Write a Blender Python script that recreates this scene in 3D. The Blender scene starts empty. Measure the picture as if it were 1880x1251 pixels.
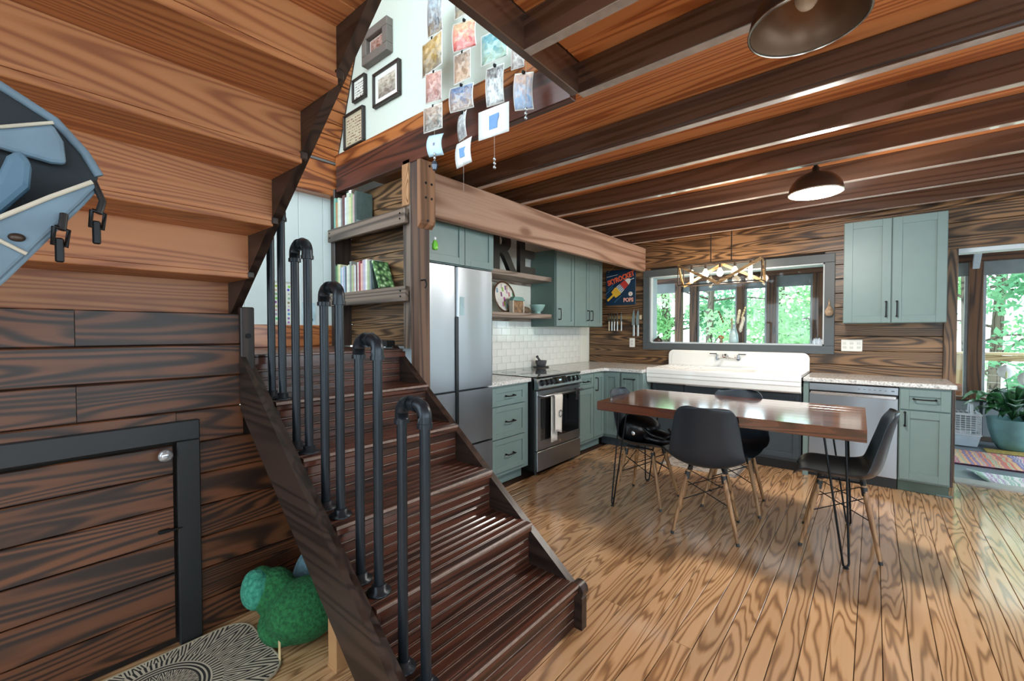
import bpy, math, random
import numpy as np
from mathutils import Vector, Matrix
random.seed(7)
S = bpy.context.scene
COL = S.collection

# ---------------------------------------------------------------- camera, sky, exposure
cd = bpy.data.cameras.new('camera'); cam = bpy.data.objects.new('camera', cd); COL.objects.link(cam)
cd.sensor_width = 36.0; cd.lens = 797.55/1880*36.0; cd.clip_start = 0.02; cd.clip_end = 200
YAW, PIT, ROL, CAMH = 0.694539, -0.0209759, -0.0011104, 1.34
fw = Vector((-math.sin(YAW)*math.cos(PIT), math.cos(YAW)*math.cos(PIT), math.sin(PIT)))
r0 = Vector((math.cos(YAW), math.sin(YAW), 0)); u0 = r0.cross(fw)
r1 = r0*math.cos(ROL)+u0*math.sin(ROL); u1 = -r0*math.sin(ROL)+u0*math.cos(ROL)
cam.matrix_world = Matrix(((r1.x, u1.x, -fw.x, 0), (r1.y, u1.y, -fw.y, 0), (r1.z, u1.z, -fw.z, CAMH), (0, 0, 0, 1)))
S.camera = cam
wd = bpy.data.worlds.new('sky'); S.world = wd; wd.use_nodes = True
bg = wd.node_tree.nodes['Background']; bg.inputs[0].default_value = (0.74, 0.90, 1.0, 1); bg.inputs[1].default_value = 1.15
S.view_settings.view_transform = 'Standard'; S.view_settings.look = 'None'
S.view_settings.exposure = 2.5; S.view_settings.gamma = 1.0
S.view_settings.use_curve_mapping = False
CHAND_W, PEND_W = 1.1, 18.0     # watts of each chandelier bulb and of the lit dome lamp

# ---------------------------------------------------------------- helpers
def hexc(h):
    h = h.lstrip('#'); c = [int(h[i:i+2], 16)/255 for i in (0, 2, 4)]
    return tuple(v/12.92 if v <= .04045 else ((v+.055)/1.055)**2.4 for v in c)+(1.0,)

class NT:
    def __init__(s, name):
        s.m = bpy.data.materials.new(name); s.m.use_nodes = True; s.t = s.m.node_tree
        s.b = s.t.nodes['Principled BSDF']; s.out = s.t.nodes['Material Output']
    def n(s, typ, props=None, **inp):
        nd = s.t.nodes.new(typ)
        for k, v in (props or {}).items(): setattr(nd, k, v)
        for k, v in inp.items():
            key = int(k[1:]) if k[0] == 'i' and k[1:].isdigit() else k.replace('_', ' ')
            s.set(nd.inputs[key], v)
        return nd
    def set(s, sock, v):
        if isinstance(v, bpy.types.NodeSocket): s.t.links.new(v, sock)
        else: sock.default_value = v
    def math(s, op, a, b=0.0, clamp=False):
        return s.n('ShaderNodeMath', {'operation': op, 'use_clamp': clamp}, i0=a, i1=b).outputs[0]
    def vmath(s, op, a, b=(0, 0, 0)):
        return s.n('ShaderNodeVectorMath', {'operation': op}, i0=a, i1=b).outputs[0]
    def mix(s, f, a, b, blend='MIX'):
        nd = s.t.nodes.new('ShaderNodeMix'); nd.data_type = 'RGBA'; nd.blend_type = blend
        s.set(nd.inputs[0], f); s.set(nd.inputs[6], a); s.set(nd.inputs[7], b)
        return nd.outputs[2]
    def ramp(s, f, stops, interp='LINEAR'):
        nd = s.t.nodes.new('ShaderNodeValToRGB'); nd.color_ramp.interpolation = interp
        el = nd.color_ramp.elements
        while len(el) < len(stops): el.new(0.5)
        for e, (p, c) in zip(el, stops):
            e.position = p; e.color = c if len(c) == 4 else tuple(c)+(1,)
        s.set(nd.inputs[0], f); return nd.outputs[0]
    def P(s, **kw):
        for k, v in kw.items(): s.set(s.b.inputs[k.replace('_', ' ')], v)
        return s.m

MATS = {}
def plain(name, col, rough=.5, metal=0.0, var=.06, coat=0.0, spec=.5, scale=9.0):
    if name in MATS: return MATS[name]
    t = NT(name); c = hexc(col) if isinstance(col, str) else col
    tc = t.n('ShaderNodeTexCoord').outputs['Object']
    nz = t.n('ShaderNodeTexNoise', Vector=tc, Scale=scale, Detail=3.0).outputs[0]
    d = tuple(v*(1-var*2) for v in c[:3])+(1,); l = tuple(min(1, v*(1+var)) for v in c[:3])+(1,)
    t.P(Base_Color=t.ramp(nz, [(.3, d), (.7, l)]), Roughness=rough, Metallic=metal, Coat_Weight=coat)
    t.b.inputs['Specular IOR Level'].default_value = spec
    MATS[name] = t.m; return t.m

def emis(name, col, strength):
    if name in MATS: return MATS[name]
    t = NT(name); t.P(Base_Color=(0, 0, 0, 1), Emission_Color=hexc(col), Emission_Strength=strength)
    MATS[name] = t.m; return t.m

def wood(name, axis, light, mid, dark, ring=14.0, stretch=.10, warp=.05, across=7.0, stain=0.0, staincol='#120c08', rough=.45,
         coat=0.0, bump=.0, knots=0.0, tone=.16, fine=.25, spec=.5, sscale=2.2, lw=.25, det=1.2, cior=1.5):
    key = name+'_'+axis
    if key in MATS: return MATS[key]
    t = NT(key); A = 'XYZ'.index(axis)
    tc = t.n('ShaderNodeTexCoord').outputs['Object']
    rnd = t.n('ShaderNodeObjectInfo').outputs['Random']
    off = t.n('ShaderNodeCombineXYZ', X=t.math('MULTIPLY', rnd, 37.1), Y=t.math('MULTIPLY', rnd, 53.7), Z=t.math('MULTIPLY', rnd, 71.3)).outputs[0]
    # contour lines of a noise stretched along the grain give cathedrals, loops and long lines
    sc = [1.0, 1.0, 1.0]; sc[A] = stretch
    po = t.vmath('ADD', t.vmath('MULTIPLY', tc, tuple(sc)), off)
    hgt = t.n('ShaderNodeTexNoise', Vector=po, Scale=across, Detail=det, Roughness=.35, Distortion=.25).outputs[0]
    sf = [60.0]*3; sf[A] = 1.5
    fn = t.n('ShaderNodeTexNoise', Vector=t.vmath('ADD', t.vmath('MULTIPLY', tc, tuple(sf)), off), Scale=1.0, Detail=3.0).outputs[0]
    hgt = t.math('ADD', hgt, t.math('MULTIPLY', fn, .012))
    wave = t.math('ADD', t.math('MULTIPLY', t.math('SINE', t.math('MULTIPLY', hgt, ring*6.2832)), .5), .5)
    col = t.ramp(wave, [(.0, hexc(dark)), (lw, hexc(mid)), (min(1, lw*2.4), hexc(light)), (1.0, hexc(light))])
    col = t.mix(t.math('MULTIPLY', t.ramp(fn, [(.42, (0, 0, 0)), (.72, (1, 1, 1))]), fine), col, hexc(dark))
    if stain > 0:
        ss = [1.0]*3; ss[A] = .28
        s1 = t.n('ShaderNodeTexNoise', Vector=t.vmath('ADD', t.vmath('MULTIPLY', tc, tuple(ss)), off), Scale=sscale*2.5, Detail=3.0, Roughness=.6).outputs[0]
        s1 = t.math('ADD', s1, t.math('MULTIPLY', t.math('SUBTRACT', wave, .5), -.22))
        col = t.mix(t.math('MULTIPLY', t.ramp(s1, [(.42, (0, 0, 0)), (.62, (1, 1, 1))]), stain), col, hexc(staincol))
    if knots > 0:
        ks = [1.0]*3; ks[A] = .45
        vo = t.n('ShaderNodeTexVoronoi', Vector=t.vmath('ADD', t.vmath('MULTIPLY', tc, tuple(ks)), off), Scale=knots).outputs['Distance']
        col = t.mix(t.ramp(vo, [(.05, (1, 1, 1)), (.11, (0, 0, 0))]), col, hexc(dark))
    hs = t.n('ShaderNodeHueSaturation', Hue=.5, Saturation=1.0, Value=t.math('ADD', 1-tone, t.math('MULTIPLY', rnd, 2*tone)), Fac=1.0, Color=col).outputs[0]
    t.P(Base_Color=hs, Roughness=rough, Coat_Weight=coat); t.b.inputs['Coat Roughness'].default_value = .12; t.b.inputs['Coat IOR'].default_value = cior
    t.b.inputs['Specular IOR Level'].default_value = spec
    if bump > 0:
        bp = t.n('ShaderNodeBump', Strength=bump, Distance=.004, Height=fn).outputs[0]
        t.set(t.b.inputs['Normal'], bp)
    MATS[key] = t.m; return t.m

ORG = {}
def org(o): return ORG.get(o.name, Vector((0, 0, 0)))
def tag(o, label=None, cat=None, group=None, kind=None):
    for k, v in (('label', label), ('category', cat), ('group', group), ('kind', kind)):
        if v: o[k] = v
    return o
def thing(name, label, cat, loc=(0, 0, 0), group=None):
    o = bpy.data.objects.new(name, None); COL.objects.link(o); o.location = loc; ORG[o.name] = Vector(loc)
    o.empty_display_size = .1
    return tag(o, label, cat, group)
def dup(root, label, loc, rz):
    r = root.copy(); COL.objects.link(r); r.location = loc; r.rotation_euler = (0, 0, rz); r['label'] = label
    for ch in list(root.children):
        c = ch.copy(); COL.objects.link(c); c.parent = r
        for g in ch.children:
            d = g.copy(); COL.objects.link(d); d.parent = c
    return r

class MB:
    def __init__(s): s.v = []; s.f = []; s.sm = set()
    def add(s, vs, fs, smooth=False):
        b = len(s.v); s.v += [tuple(v) for v in vs]
        for f in fs:
            if smooth: s.sm.add(len(s.f))
            s.f.append(tuple(i+b for i in f))
        return s
    def box(s, x0, x1, y0, y1, z0, z1, M=None):
        vs = [Vector(p) for p in ((x0, y0, z0), (x1, y0, z0), (x1, y1, z0), (x0, y1, z0), (x0, y0, z1), (x1, y0, z1), (x1, y1, z1), (x0, y1, z1))]
        if M is not None: vs = [M @ v for v in vs]
        return s.add(vs, [(0, 3, 2, 1), (4, 5, 6, 7), (0, 1, 5, 4), (1, 2, 6, 5), (2, 3, 7, 6), (3, 0, 4, 7)])
    def bbox(s, x0, x1, y0, y1, z0, z1, c=.004):
        """box with chamfered edges"""
        vs = []; C = {}
        for ix, X in enumerate((x0, x1)):
            for iy, Y in enumerate((y0, y1)):
                for iz, Z in enumerate((z0, z1)):
                    dx, dy, dz = (c if ix == 0 else -c), (c if iy == 0 else -c), (c if iz == 0 else -c)
                    for k, p in enumerate(((X, Y+dy, Z+dz), (X+dx, Y, Z+dz), (X+dx, Y+dy, Z))):
                        C[ix, iy, iz, k] = len(vs); vs.append(p)
        fs = []
        for ix in (0, 1): q = [C[ix, a, b, 0] for a, b in ((0, 0), (1, 0), (1, 1), (0, 1))]; fs.append(q if ix else q[::-1])
        for iy in (0, 1): q = [C[a, iy, b, 1] for a, b in ((0, 0), (0, 1), (1, 1), (1, 0))]; fs.append(q if iy else q[::-1])
        for iz in (0, 1): q = [C[a, b, iz, 2] for a, b in ((0, 0), (1, 0), (1, 1), (0, 1))]; fs.append(q if iz else q[::-1])
        for a in (0, 1):
            for b in (0, 1):
                q = [C[a, b, 0, 0], C[a, b, 1, 0], C[a, b, 1, 1], C[a, b, 0, 1]]; fs.append(q if a != b else q[::-1])
                q = [C[a, 0, b, 0], C[a, 1, b, 0], C[a, 1, b, 2], C[a, 0, b, 2]]; fs.append(q[::-1] if a != b else q)
                q = [C[0, a, b, 1], C[1, a, b, 1], C[1, a, b, 2], C[0, a, b, 2]]; fs.append(q if a != b else q[::-1])
                for d in (0, 1):
                    q = [C[a, b, d, 0], C[a, b, d, 1], C[a, b, d, 2]]; fs.append(q if (a+b+d) % 2 else q[::-1])
        return s.add(vs, fs)
    def prism(s, pts, axis, a0, a1):
        """extrude a 2D polygon along an axis: X->(y,z) Y->(x,z) Z->(x,y)"""
        mk = {'X': lambda p, a: (a, p[0], p[1]), 'Y': lambda p, a: (p[0], a, p[1]), 'Z': lambda p, a: (p[0], p[1], a)}[axis]
        n = len(pts); vs = [mk(p, a0) for p in pts]+[mk(p, a1) for p in pts]
        ar = sum(pts[i][0]*pts[(i+1) % n][1]-pts[(i+1) % n][0]*pts[i][1] for i in range(n))
        flip = (ar > 0) == (axis == 'Y')
        fs = [tuple(range(n))[::-1], tuple(range(n, 2*n))]+[(i, (i+1) % n, (i+1) % n+n, i+n) for i in range(n)]
        if flip: fs = [f[::-1] for f in fs]
        return s.add(vs, fs)
    def cyl(s, p0, p1, r0, r1=None, n=12, cap=True):
        r1 = r0 if r1 is None else r1
        p0, p1 = Vector(p0), Vector(p1); d = (p1-p0).normalized()
        a = d.orthogonal().normalized(); b = d.cross(a)
        vs = []
        for p, r in ((p0, r0), (p1, r1)):
            vs += [p+(a*math.cos(2*math.pi*i/n)+b*math.sin(2*math.pi*i/n))*r for i in range(n)]
        s.add(vs, [(i, (i+1) % n, (i+1) % n+n, i+n) for i in range(n)], True)
        if cap: s.add(vs, [tuple(range(n))[::-1], tuple(range(n, 2*n))])
        return s
    def tube(s, path, r, n=8, cap=True):
        path = [Vector(p) for p in path]; rs = r if isinstance(r, (list, tuple)) else [r]*len(path)
        vs = []; prev = None
        for i, p in enumerate(path):
            d = (path[min(i+1, len(path)-1)]-path[max(i-1, 0)]).normalized()
            a = d.orthogonal().normalized() if prev is None else (prev-d*prev.dot(d)).normalized()
            prev = a; b = d.cross(a)
            vs += [p+(a*math.cos(2*math.pi*k/n)+b*math.sin(2*math.pi*k/n))*rs[i] for k in range(n)]
        fs = [(i*n+k, i*n+(k+1) % n, (i+1)*n+(k+1) % n, (i+1)*n+k) for i in range(len(path)-1) for k in range(n)]
        s.add(vs, fs, True)
        if cap:
            m = len(path)-1
            s.add(vs[:n], [tuple(range(n))[::-1]]); s.add(vs[m*n:], [tuple(range(n))])
        return s
    def lathe(s, prof, c=(0, 0, 0), n=24, smooth=True, M=None, cap=True):
        """profile [(r,z)] bottom to top"""
        vs = []
        for r, z in prof:
            for k in range(n):
                v = Vector((r*math.cos(2*math.pi*k/n), r*math.sin(2*math.pi*k/n), z))
                if M is not None: v = M @ v
                vs.append(v+Vector(c))
        m = len(prof)
        fs = [(i*n+k, i*n+(k+1) % n, (i+1)*n+(k+1) % n, (i+1)*n+k) for i in range(m-1) for k in range(n)]
        s.add(vs, fs, smooth)
        if cap and prof[0][0] > 1e-4: s.add(vs[:n], [tuple(range(n))[::-1]])
        if cap and prof[-1][0] > 1e-4: s.add(vs[(m-1)*n:], [tuple(range(n))])
        return s
    def blob(s, c, rad, nu=16, nv=10, noise=0.0, seed=0):
        rg = random.Random(seed); ph = [rg.uniform(0, 6.28) for _ in range(6)]
        vs = []
        for j in range(nv+1):
            th = math.pi*j/nv
            for i in range(nu):
                a = 2*math.pi*i/nu
                d = Vector((math.sin(th)*math.cos(a), math.sin(th)*math.sin(a), -math.cos(th)))
                k = 1+noise*(math.sin(3*d.x+ph[0])+math.sin(4*d.y+ph[1])+math.sin(5*d.z+ph[2]+2*d.x))/2
                vs.append((c[0]+d.x*rad[0]*k, c[1]+d.y*rad[1]*k, c[2]+d.z*rad[2]*k))
        s.add(vs, [(j*nu+i, j*nu+(i+1) % nu, (j+1)*nu+(i+1) % nu, (j+1)*nu+i) for j in range(nv) for i in range(nu)], True)
        return s
    def grid(s, pts, smooth=True):
        """pts[i][j] surface"""
        m, n = len(pts), len(pts[0]); vs = [p for r in pts for p in r]
        return s.add(vs, [(i*n+j, i*n+j+1, (i+1)*n+j+1, (i+1)*n+j) for i in range(m-1) for j in range(n-1)], smooth)
    def build(s, name, mat, parent=None, mods=(), kind=None, label=None, cat=None, group=None, base=False):
        V = np.array(s.v); lo, hi = V.min(0), V.max(0); c = (lo+hi)/2
        if base: c[2] = lo[2]
        me = bpy.data.meshes.new(name); me.from_pydata((V-c).tolist(), [], s.f); me.update()
        if s.sm:
            me.polygons.foreach_set('use_smooth', [i in s.sm for i in range(len(s.f))])
        o = bpy.data.objects.new(name, me); COL.objects.link(o)
        me.materials.append(mat)
        W = Vector(c.tolist()); ORG[o.name] = W
        if parent is not None: o.parent = parent; o.location = W-org(parent)
        else: o.location = W
        for typ, kw in mods:
            md = o.modifiers.new(typ.lower(), typ)
            for k, v in kw.items(): setattr(md, k, v)
        return tag(o, label, cat, group, kind)

PC = {}
def plank(parent, mat, c, size, axis, cham=.004, name='plank'):
    """a board with two chamfered long edges on every side; mesh data shared between alike pieces"""
    key = (tuple(round(v, 3) for v in size), axis, mat.name, cham)
    if key not in PC:
        b = MB(); sx, sy, sz = [v/2 for v in key[0]]; k = cham
        if axis == 'X': pts = [(-sy+k, -sz), (sy-k, -sz), (sy, -sz+k), (sy, sz-k), (sy-k, sz), (-sy+k, sz), (-sy, sz-k), (-sy, -sz+k)]; b.prism(pts, 'X', -sx, sx)
        elif axis == 'Y': pts = [(-sx+k, -sz), (sx-k, -sz), (sx, -sz+k), (sx, sz-k), (sx-k, sz), (-sx+k, sz), (-sx, sz-k), (-sx, -sz+k)]; b.prism(pts, 'Y', -sy, sy)
        else: pts = [(-sx+k, -sy), (sx-k, -sy), (sx, -sy+k), (sx, sy-k), (sx-k, sy), (-sx+k, sy), (-sx, sy-k), (-sx, -sy+k)]; b.prism(pts, 'Z', -sz, sz)
        me = bpy.data.meshes.new(name); me.from_pydata(b.v, [], b.f); me.update(); me.materials.append(mat)
        PC[key] = me
    o = bpy.data.objects.new(name, PC[key]); COL.objects.link(o); ORG[o.name] = Vector(c)
    o.parent = parent; o.location = Vector(c)-org(parent)
    return o

def struct(name, b, mat, **kw): return b.build(name, mat, kind='structure', **kw)
def text_mesh(txt, size, ext, name, mat, parent, M, bold=0.0, shear=0.0, sx=1.0):
    cu = bpy.data.curves.new('lettering', 'FONT'); cu.body = txt; cu.size = size; cu.extrude = ext; cu.align_x = 'CENTER'; cu.align_y = 'CENTER'
    cu.offset = bold; cu.shear = shear; cu.resolution_u = 3
    to = bpy.data.objects.new('lettering', cu); COL.objects.link(to)
    dg = bpy.context.evaluated_depsgraph_get(); me = bpy.data.meshes.new_from_object(to.evaluated_get(dg))
    bpy.data.objects.remove(to); bpy.data.curves.remove(cu)
    me.transform(Matrix.Diagonal((sx, 1, 1, 1))); me.transform(M)
    V = np.array([v.co for v in me.vertices]); c = Vector(((V.min(0)+V.max(0))/2).tolist())
    me.transform(Matrix.Translation(-c)); me.materials.clear(); me.materials.append(mat)
    o = bpy.data.objects.new(name, me); COL.objects.link(o); o.parent = parent; o.location = c-org(parent); ORG[o.name] = c
    return o

# ---------------------------------------------------------------- materials
def W_floor(a='Y'): return wood('floor_oak', a, '#c8a077', '#b88e63', '#8c6848', ring=17, stretch=.10, across=7, lw=.28, rough=.25, coat=.8, tone=.10, fine=.10, det=3.0, cior=1.7)
def W_wall(a): return wood('torched_pine', a, '#6b4128', '#57341f', '#351f12', ring=20, stretch=.10, across=6, stain=.72, staincol='#1a100b', rough=.42, tone=.14, fine=.25, bump=.12, lw=.3)
def W_back(a): return wood('brown_stained_pine', a, '#896746', '#725336', '#4a341f', ring=18, stretch=.10, across=6, stain=.62, staincol='#22170f', rough=.4, tone=.16, fine=.25, bump=.12, lw=.3)
def W_deck(a='X'): return wood('orange_pine_deck', a, '#dd9055', '#d08046', '#a85a2a', ring=10, stretch=.04, across=6, rough=.45, tone=.10, knots=2.1, fine=.15, lw=.3)
def W_under(a='Y'): return wood('red_fir', a, '#b67a4e', '#aa6d43', '#8f5534', ring=22, stretch=.07, across=5, rough=.45, tone=.10, fine=.12, lw=.35)
def W_joist(a='X'): return wood('dark_joist', a, '#513a2e', '#483228', '#37251c', ring=8, stretch=.05, across=7, rough=.25, tone=.08, fine=.2, spec=.8, coat=.8)
def W_stair(a='Y'): return wood('stair_mahogany', a, '#573022', '#48271b', '#2c1811', ring=9, stretch=.05, across=9, stain=.35, staincol='#22130e', rough=.32, tone=.2, fine=.25, coat=.35)
def W_dark(a): return wood('dark_brown_trim', a, '#3a2b24', '#2f231e', '#1f1613', ring=8, stretch=.05, across=8, rough=.38, tone=.06, fine=.25)
def W_beam(a='Y'): return wood('rough_beam', a, '#a98873', '#9b7863', '#7d5b48', ring=7, stretch=.05, across=6, rough=.8, tone=.05, fine=.3, knots=2.2, bump=.3)
def W_red(a): return wood('red_lacquered', a, '#b06a38', '#9c5a2d', '#6d3618', ring=10, stretch=.12, across=8, rough=.35, coat=.3, tone=.12)
def W_table(a='X'): return wood('walnut_table', a, '#6d3e2b', '#5a3025', '#371d15', ring=12, stretch=.05, across=9, rough=.15, coat=1.0, spec=.9, tone=.05, fine=.3, cior=1.9)
def W_chair(a='Z'): return wood('beech_leg', a, '#a88058', '#99704a', '#7d5938', ring=8, stretch=.05, across=14, rough=.5, tone=.06)
def W_shelf(a='Y'): return wood('grey_oak', a, '#9a8a7e', '#87766a', '#67574c', ring=10, stretch=.06, across=9, rough=.6, tone=.06)
def W_porch(a='Z'): return wood('porch_cedar', a, '#6a4830', '#5a3c28', '#3a261a', ring=8, stretch=.06, across=8, rough=.6, tone=.1, knots=3)
def W_rail(a='X'): return wood('deck_rail', a, '#c9b48d', '#b7a07a', '#927b58', ring=8, stretch=.06, across=8, rough=.7, tone=.06)

M_black = plain('black_paint', '#1d1f21', .45, var=.05)
M_steel = None
def steel():
    if 'steel' in MATS: return MATS['steel']
    t = NT('brushed_steel'); tc = t.n('ShaderNodeTexCoord').outputs['Object']
    nz = t.n('ShaderNodeTexNoise', Vector=t.vmath('MULTIPLY', tc, (3, 3, 180)), Scale=1.0, Detail=3.0).outputs[0]
    big = t.n('ShaderNodeTexNoise', Vector=t.vmath('MULTIPLY', tc, (3.2, 3.2, .5)), Scale=1.0, Detail=1.0).outputs[0]
    bp = t.n('ShaderNodeBump', Strength=.35, Distance=.06, Height=big).outputs[0]
    t.P(Base_Color=(.34, .365, .39, 1), Metallic=1.0, Roughness=t.math('ADD', .26, t.math('MULTIPLY', nz, .16)), Normal=bp)
    MATS['steel'] = t.m; return t.m
M_steel = steel()
M_green = plain('sage_green_paint', '#728785', .42, var=.02)
M_char = plain('charcoal_cabinet', '#39434a', .45, var=.03)
M_handle = plain('black_bronze', '#17181a', .4, .6, var=.02)
M_white = plain('white_wall_paint', '#dfe3da', .7, var=.01)
M_trimg = plain('slate_trim', '#4d5458', .45, var=.03)
M_jamb = plain('pale_jamb', '#c9d3d8', .5, var=.02)
M_porc = plain('white_enamel', '#eef0ee', .15, var=.004, coat=.5)
M_pipe = plain('black_iron_pipe', '#262d34', .34, .4, var=.08)
M_chrome = plain('chrome', '#c9cdd0', .12, 1.0, var=.01)
M_bglass = plain('black_glass', '#0a0b0d', .06, var=.0, coat=.5)
M_brass = plain('aged_metal', '#6b5b48', .4, .8)
def granite():
    if 'granite' in MATS: return MATS['granite']
    t = NT('granite'); tc = t.n('ShaderNodeTexCoord').outputs['Object']
    a = t.n('ShaderNodeTexNoise', Vector=tc, Scale=70.0, Detail=4.0, Roughness=.7).outputs[0]
    b = t.n('ShaderNodeTexNoise', Vector=tc, Scale=14.0, Detail=3.0).outputs[0]
    c = t.ramp(a, [(.34, hexc('#6d6c6a')), (.44, hexc('#c3c4c2')), (.6, hexc('#dcdedc')), (.75, hexc('#f0f1f0'))])
    t.P(Base_Color=t.mix(t.ramp(b, [(.5, (0, 0, 0)), (.75, (.45, .45, .45))]), c, hexc('#b7b3ac')), Roughness=.18)
    MATS['granite'] = t.m; return t.m
def glass():
    if 'pane' in MATS: return MATS['pane']
    t = NT('window_glass'); t.t.nodes.remove(t.b)
    fr = t.n('ShaderNodeFresnel', IOR=1.25).outputs[0]
    tr = t.n('ShaderNodeBsdfTransparent', Color=(.97, .99, .99, 1)).outputs[0]; gl = t.n('ShaderNodeBsdfGlossy', Roughness=.02).outputs[0]
    mx = t.n('ShaderNodeMixShader', i0=fr, i1=tr, i2=gl).outputs[0]; t.t.links.new(mx, t.out.inputs[0])
    MATS['pane'] = t.m; return t.m

# ---------------------------------------------------------------- the room
YB = 5.44          # back wall
XK = -3.10         # kitchen wall behind fridge and stove
XS = -2.28         # plank wall under the landing
R, RUN = .205, .26
def NX(n): return -1.0-RUN*(n-1)

floor = struct('floor', MB().box(-3.4, 3.2, -2.6, YB+.1, -.06, -.022), plain('subfloor', '#3a2413', .9))
pw = .088; x = -2.42; i = 0
while x < 2.2:
    ys = [-2.6, .4+1.8*random.random(), YB] if i % 3 else [-2.6, -.2+random.random(), 3.6+random.random(), YB]
    i += 1
    for a, b in zip(ys[:-1], ys[1:]):
        L = round(b-a, 1); mid = (a+b)/2
        plank(floor, W_floor(), (x+pw/2, mid, -.011), (pw-.0025, b-a-.003, .022), 'Y', .0012)
    x += pw
# threshold beyond the doorway
struct('trim_1', MB().bbox(.56, 1.62, YB-.02, YB+.16, -.02, .012, .006), plain('grey_threshold', '#a9a9a4', .5))

# back wall: slab with window and doorway, torched boards on its face
WX0, WX1, WZ0, WZ1 = -2.215, -.39, 1.19, 2.035
DX0, DX1, DZ = .56, 1.6, 2.04
b = MB()
y0, y1 = YB+.02, YB+.14
b.box(-3.4, WX0, y0, y1, 0, 2.6).box(WX1, DX0, y0, y1, 0, 2.6).box(WX0, WX1, y0, y1, 0, WZ0).box(WX0, WX1, y0, y1, WZ1, 2.6)
b.box(DX0, DX1, y0, y1, DZ, 2.6).box(DX1, 3.3, y0, y1, 0, 2.6)
wback = struct('wall_back', b, plain('wall_core', '#2a1d14', .8))
bh = .143; z = .86; row = 0
while z < 2.54:
    h = min(bh, 2.545-z); segs = [(-3.1, 2.4)]
    def cut(segs, a, b_):
        out = []
        for s0, s1 in segs:
            if b_ <= s0 or a >= s1: out.append((s0, s1)); continue
            if a > s0: out.append((s0, a))
            if b_ < s1: out.append((b_, s1))
        return out
    if z < WZ1-.01 and z+h > WZ0+.01: segs = cut(segs, WX0, WX1)
    if z < DZ: segs = cut(segs, DX0-.085, DX1+.085)
    out = []
    for s0, s1 in segs:
        if s1-s0 > 2.2:
            m = s0+(s1-s0)*(.35+.3*random.random()); out += [(s0, m), (m, s1)]
        else: out.append((s0, s1))
    for s0, s1 in out:
        if s1-s0 > .05: plank(wback, W_back('X'), ((s0+s1)/2, YB+.01, z+h/2), (s1-s0-.002, .02, h-.004), 'X', .003)
    z += bh; row += 1

# window casing, jamb, pane
wn = struct('window_1', MB().box(WX0-.002, WX1+.002, YB+.05, YB+.062, WZ0-.002, WZ1+.002), glass())
cw = .085; t0, t1 = YB-.028, YB
for nm, q in (('casing', (WX0-cw, WX1+cw, WZ1, WZ1+cw)), ('casing', (WX0-cw, WX1+cw, WZ0-cw, WZ0)), ('casing', (WX0-cw, WX0, WZ0, WZ1)), ('casing', (WX1, WX1+cw, WZ0, WZ1))):
    MB().bbox(q[0], q[1], t0, t1, q[2], q[3], .003).build(nm, M_trimg, wn)
for q in ((WX0, WX1, WZ1-.014, WZ1), (WX0, WX1, WZ0, WZ0+.014), (WX0, WX0+.014, WZ0, WZ1), (WX1-.014, WX1, WZ0, WZ1)):
    MB().box(q[0], q[1], YB, YB+.19, q[2], q[3]).build('jamb', M_jamb, wn)
# doorway casing
dr = struct('door_1', MB().bbox(DX0-.085, DX0, YB-.022, YB+.14, 0, DZ+.02, .003), W_back('Z'))
MB().bbox(DX0, DX1, YB-.0, YB+.14, DZ-.02, DZ+.02, .003).build('head_jamb', M_jamb, dr)
MB().bbox(DX0-.085, DX1+.085, YB-.022, YB+.0, DZ+.02, DZ+.12, .003).build('head_casing', W_back('X'), dr)
MB().bbox(DX1, DX1+.085, YB-.022, YB+.14, 0, DZ+.02, .003).build('side_casing', W_back('Z'), dr)

# kitchen wall with subway tiles
wl = struct('wall_left', MB().box(XK-.12, XK-.008, 1.86, YB+.1, 0, 2.6), M_white)
M_tile = plain('white_glazed_tile', '#e6e9e4', .12, var=.03, coat=.4, scale=3)
ty, tz = .152, .0765
for r_ in range(8):
    z = .916+r_*tz; yy = 2.56+(ty/2 if r_ % 2 else 0)
    while yy < 5.2:
        e = min(yy+ty, 5.2)
        if e-yy > .03: plank(wl, M_tile, (XK-.004, (yy+e)/2, z+tz/2), (.008, e-yy-.003, tz-.003), 'Y', .0012, 'tile')
        yy += ty

# ceiling: decking boards along X over joists, stair opening left open
ceil = struct('ceiling', MB().box(-3.2, 3.2, 1.76, YB+.1, 2.575, 2.6).box(-1.07, 3.2, -2.6, 1.76, 2.575, 2.6), plain('subdeck', '#5a3218', .9))
yy = -2.6; dw = .183
while yy < YB:
    e = min(yy+dw, YB); xs0 = -3.2 if yy > 1.7 else -1.03
    plank(ceil, W_deck(), ((xs0+3.2)/2, (yy+e)/2, 2.5625), (3.2-xs0, e-yy-.003, .025), 'X', .004)
    yy += dw
JW = .044
M_under = plain('pale_grey_joist_strip', '#ab9b90', .3, var=.12, coat=.6, scale=14)  # pale grey strip along the bottom of each joist
jy = [-1.02, -.43, .16, .74, 1.315, 2.335, 2.853, 3.372, 3.928, 4.482, 5.022]
for k, yj in enumerate(jy):
    xs0 = -1.035 if yj < 1.6 else (-3.09)
    plank(ceil, W_joist(), ((xs0+3.2)/2, yj+JW/2, 2.48), (3.2-xs0, JW, .14), 'X', .003, 'joist')
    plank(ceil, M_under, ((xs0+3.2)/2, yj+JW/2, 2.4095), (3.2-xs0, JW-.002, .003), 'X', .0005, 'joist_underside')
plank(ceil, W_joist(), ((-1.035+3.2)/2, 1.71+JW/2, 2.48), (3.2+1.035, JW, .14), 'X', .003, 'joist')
plank(ceil, M_under, ((-1.035+3.2)/2, 1.71+JW/2, 2.4095), (3.2+1.035, JW-.002, .003), 'X', .0005, 'joist_underside')
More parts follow.
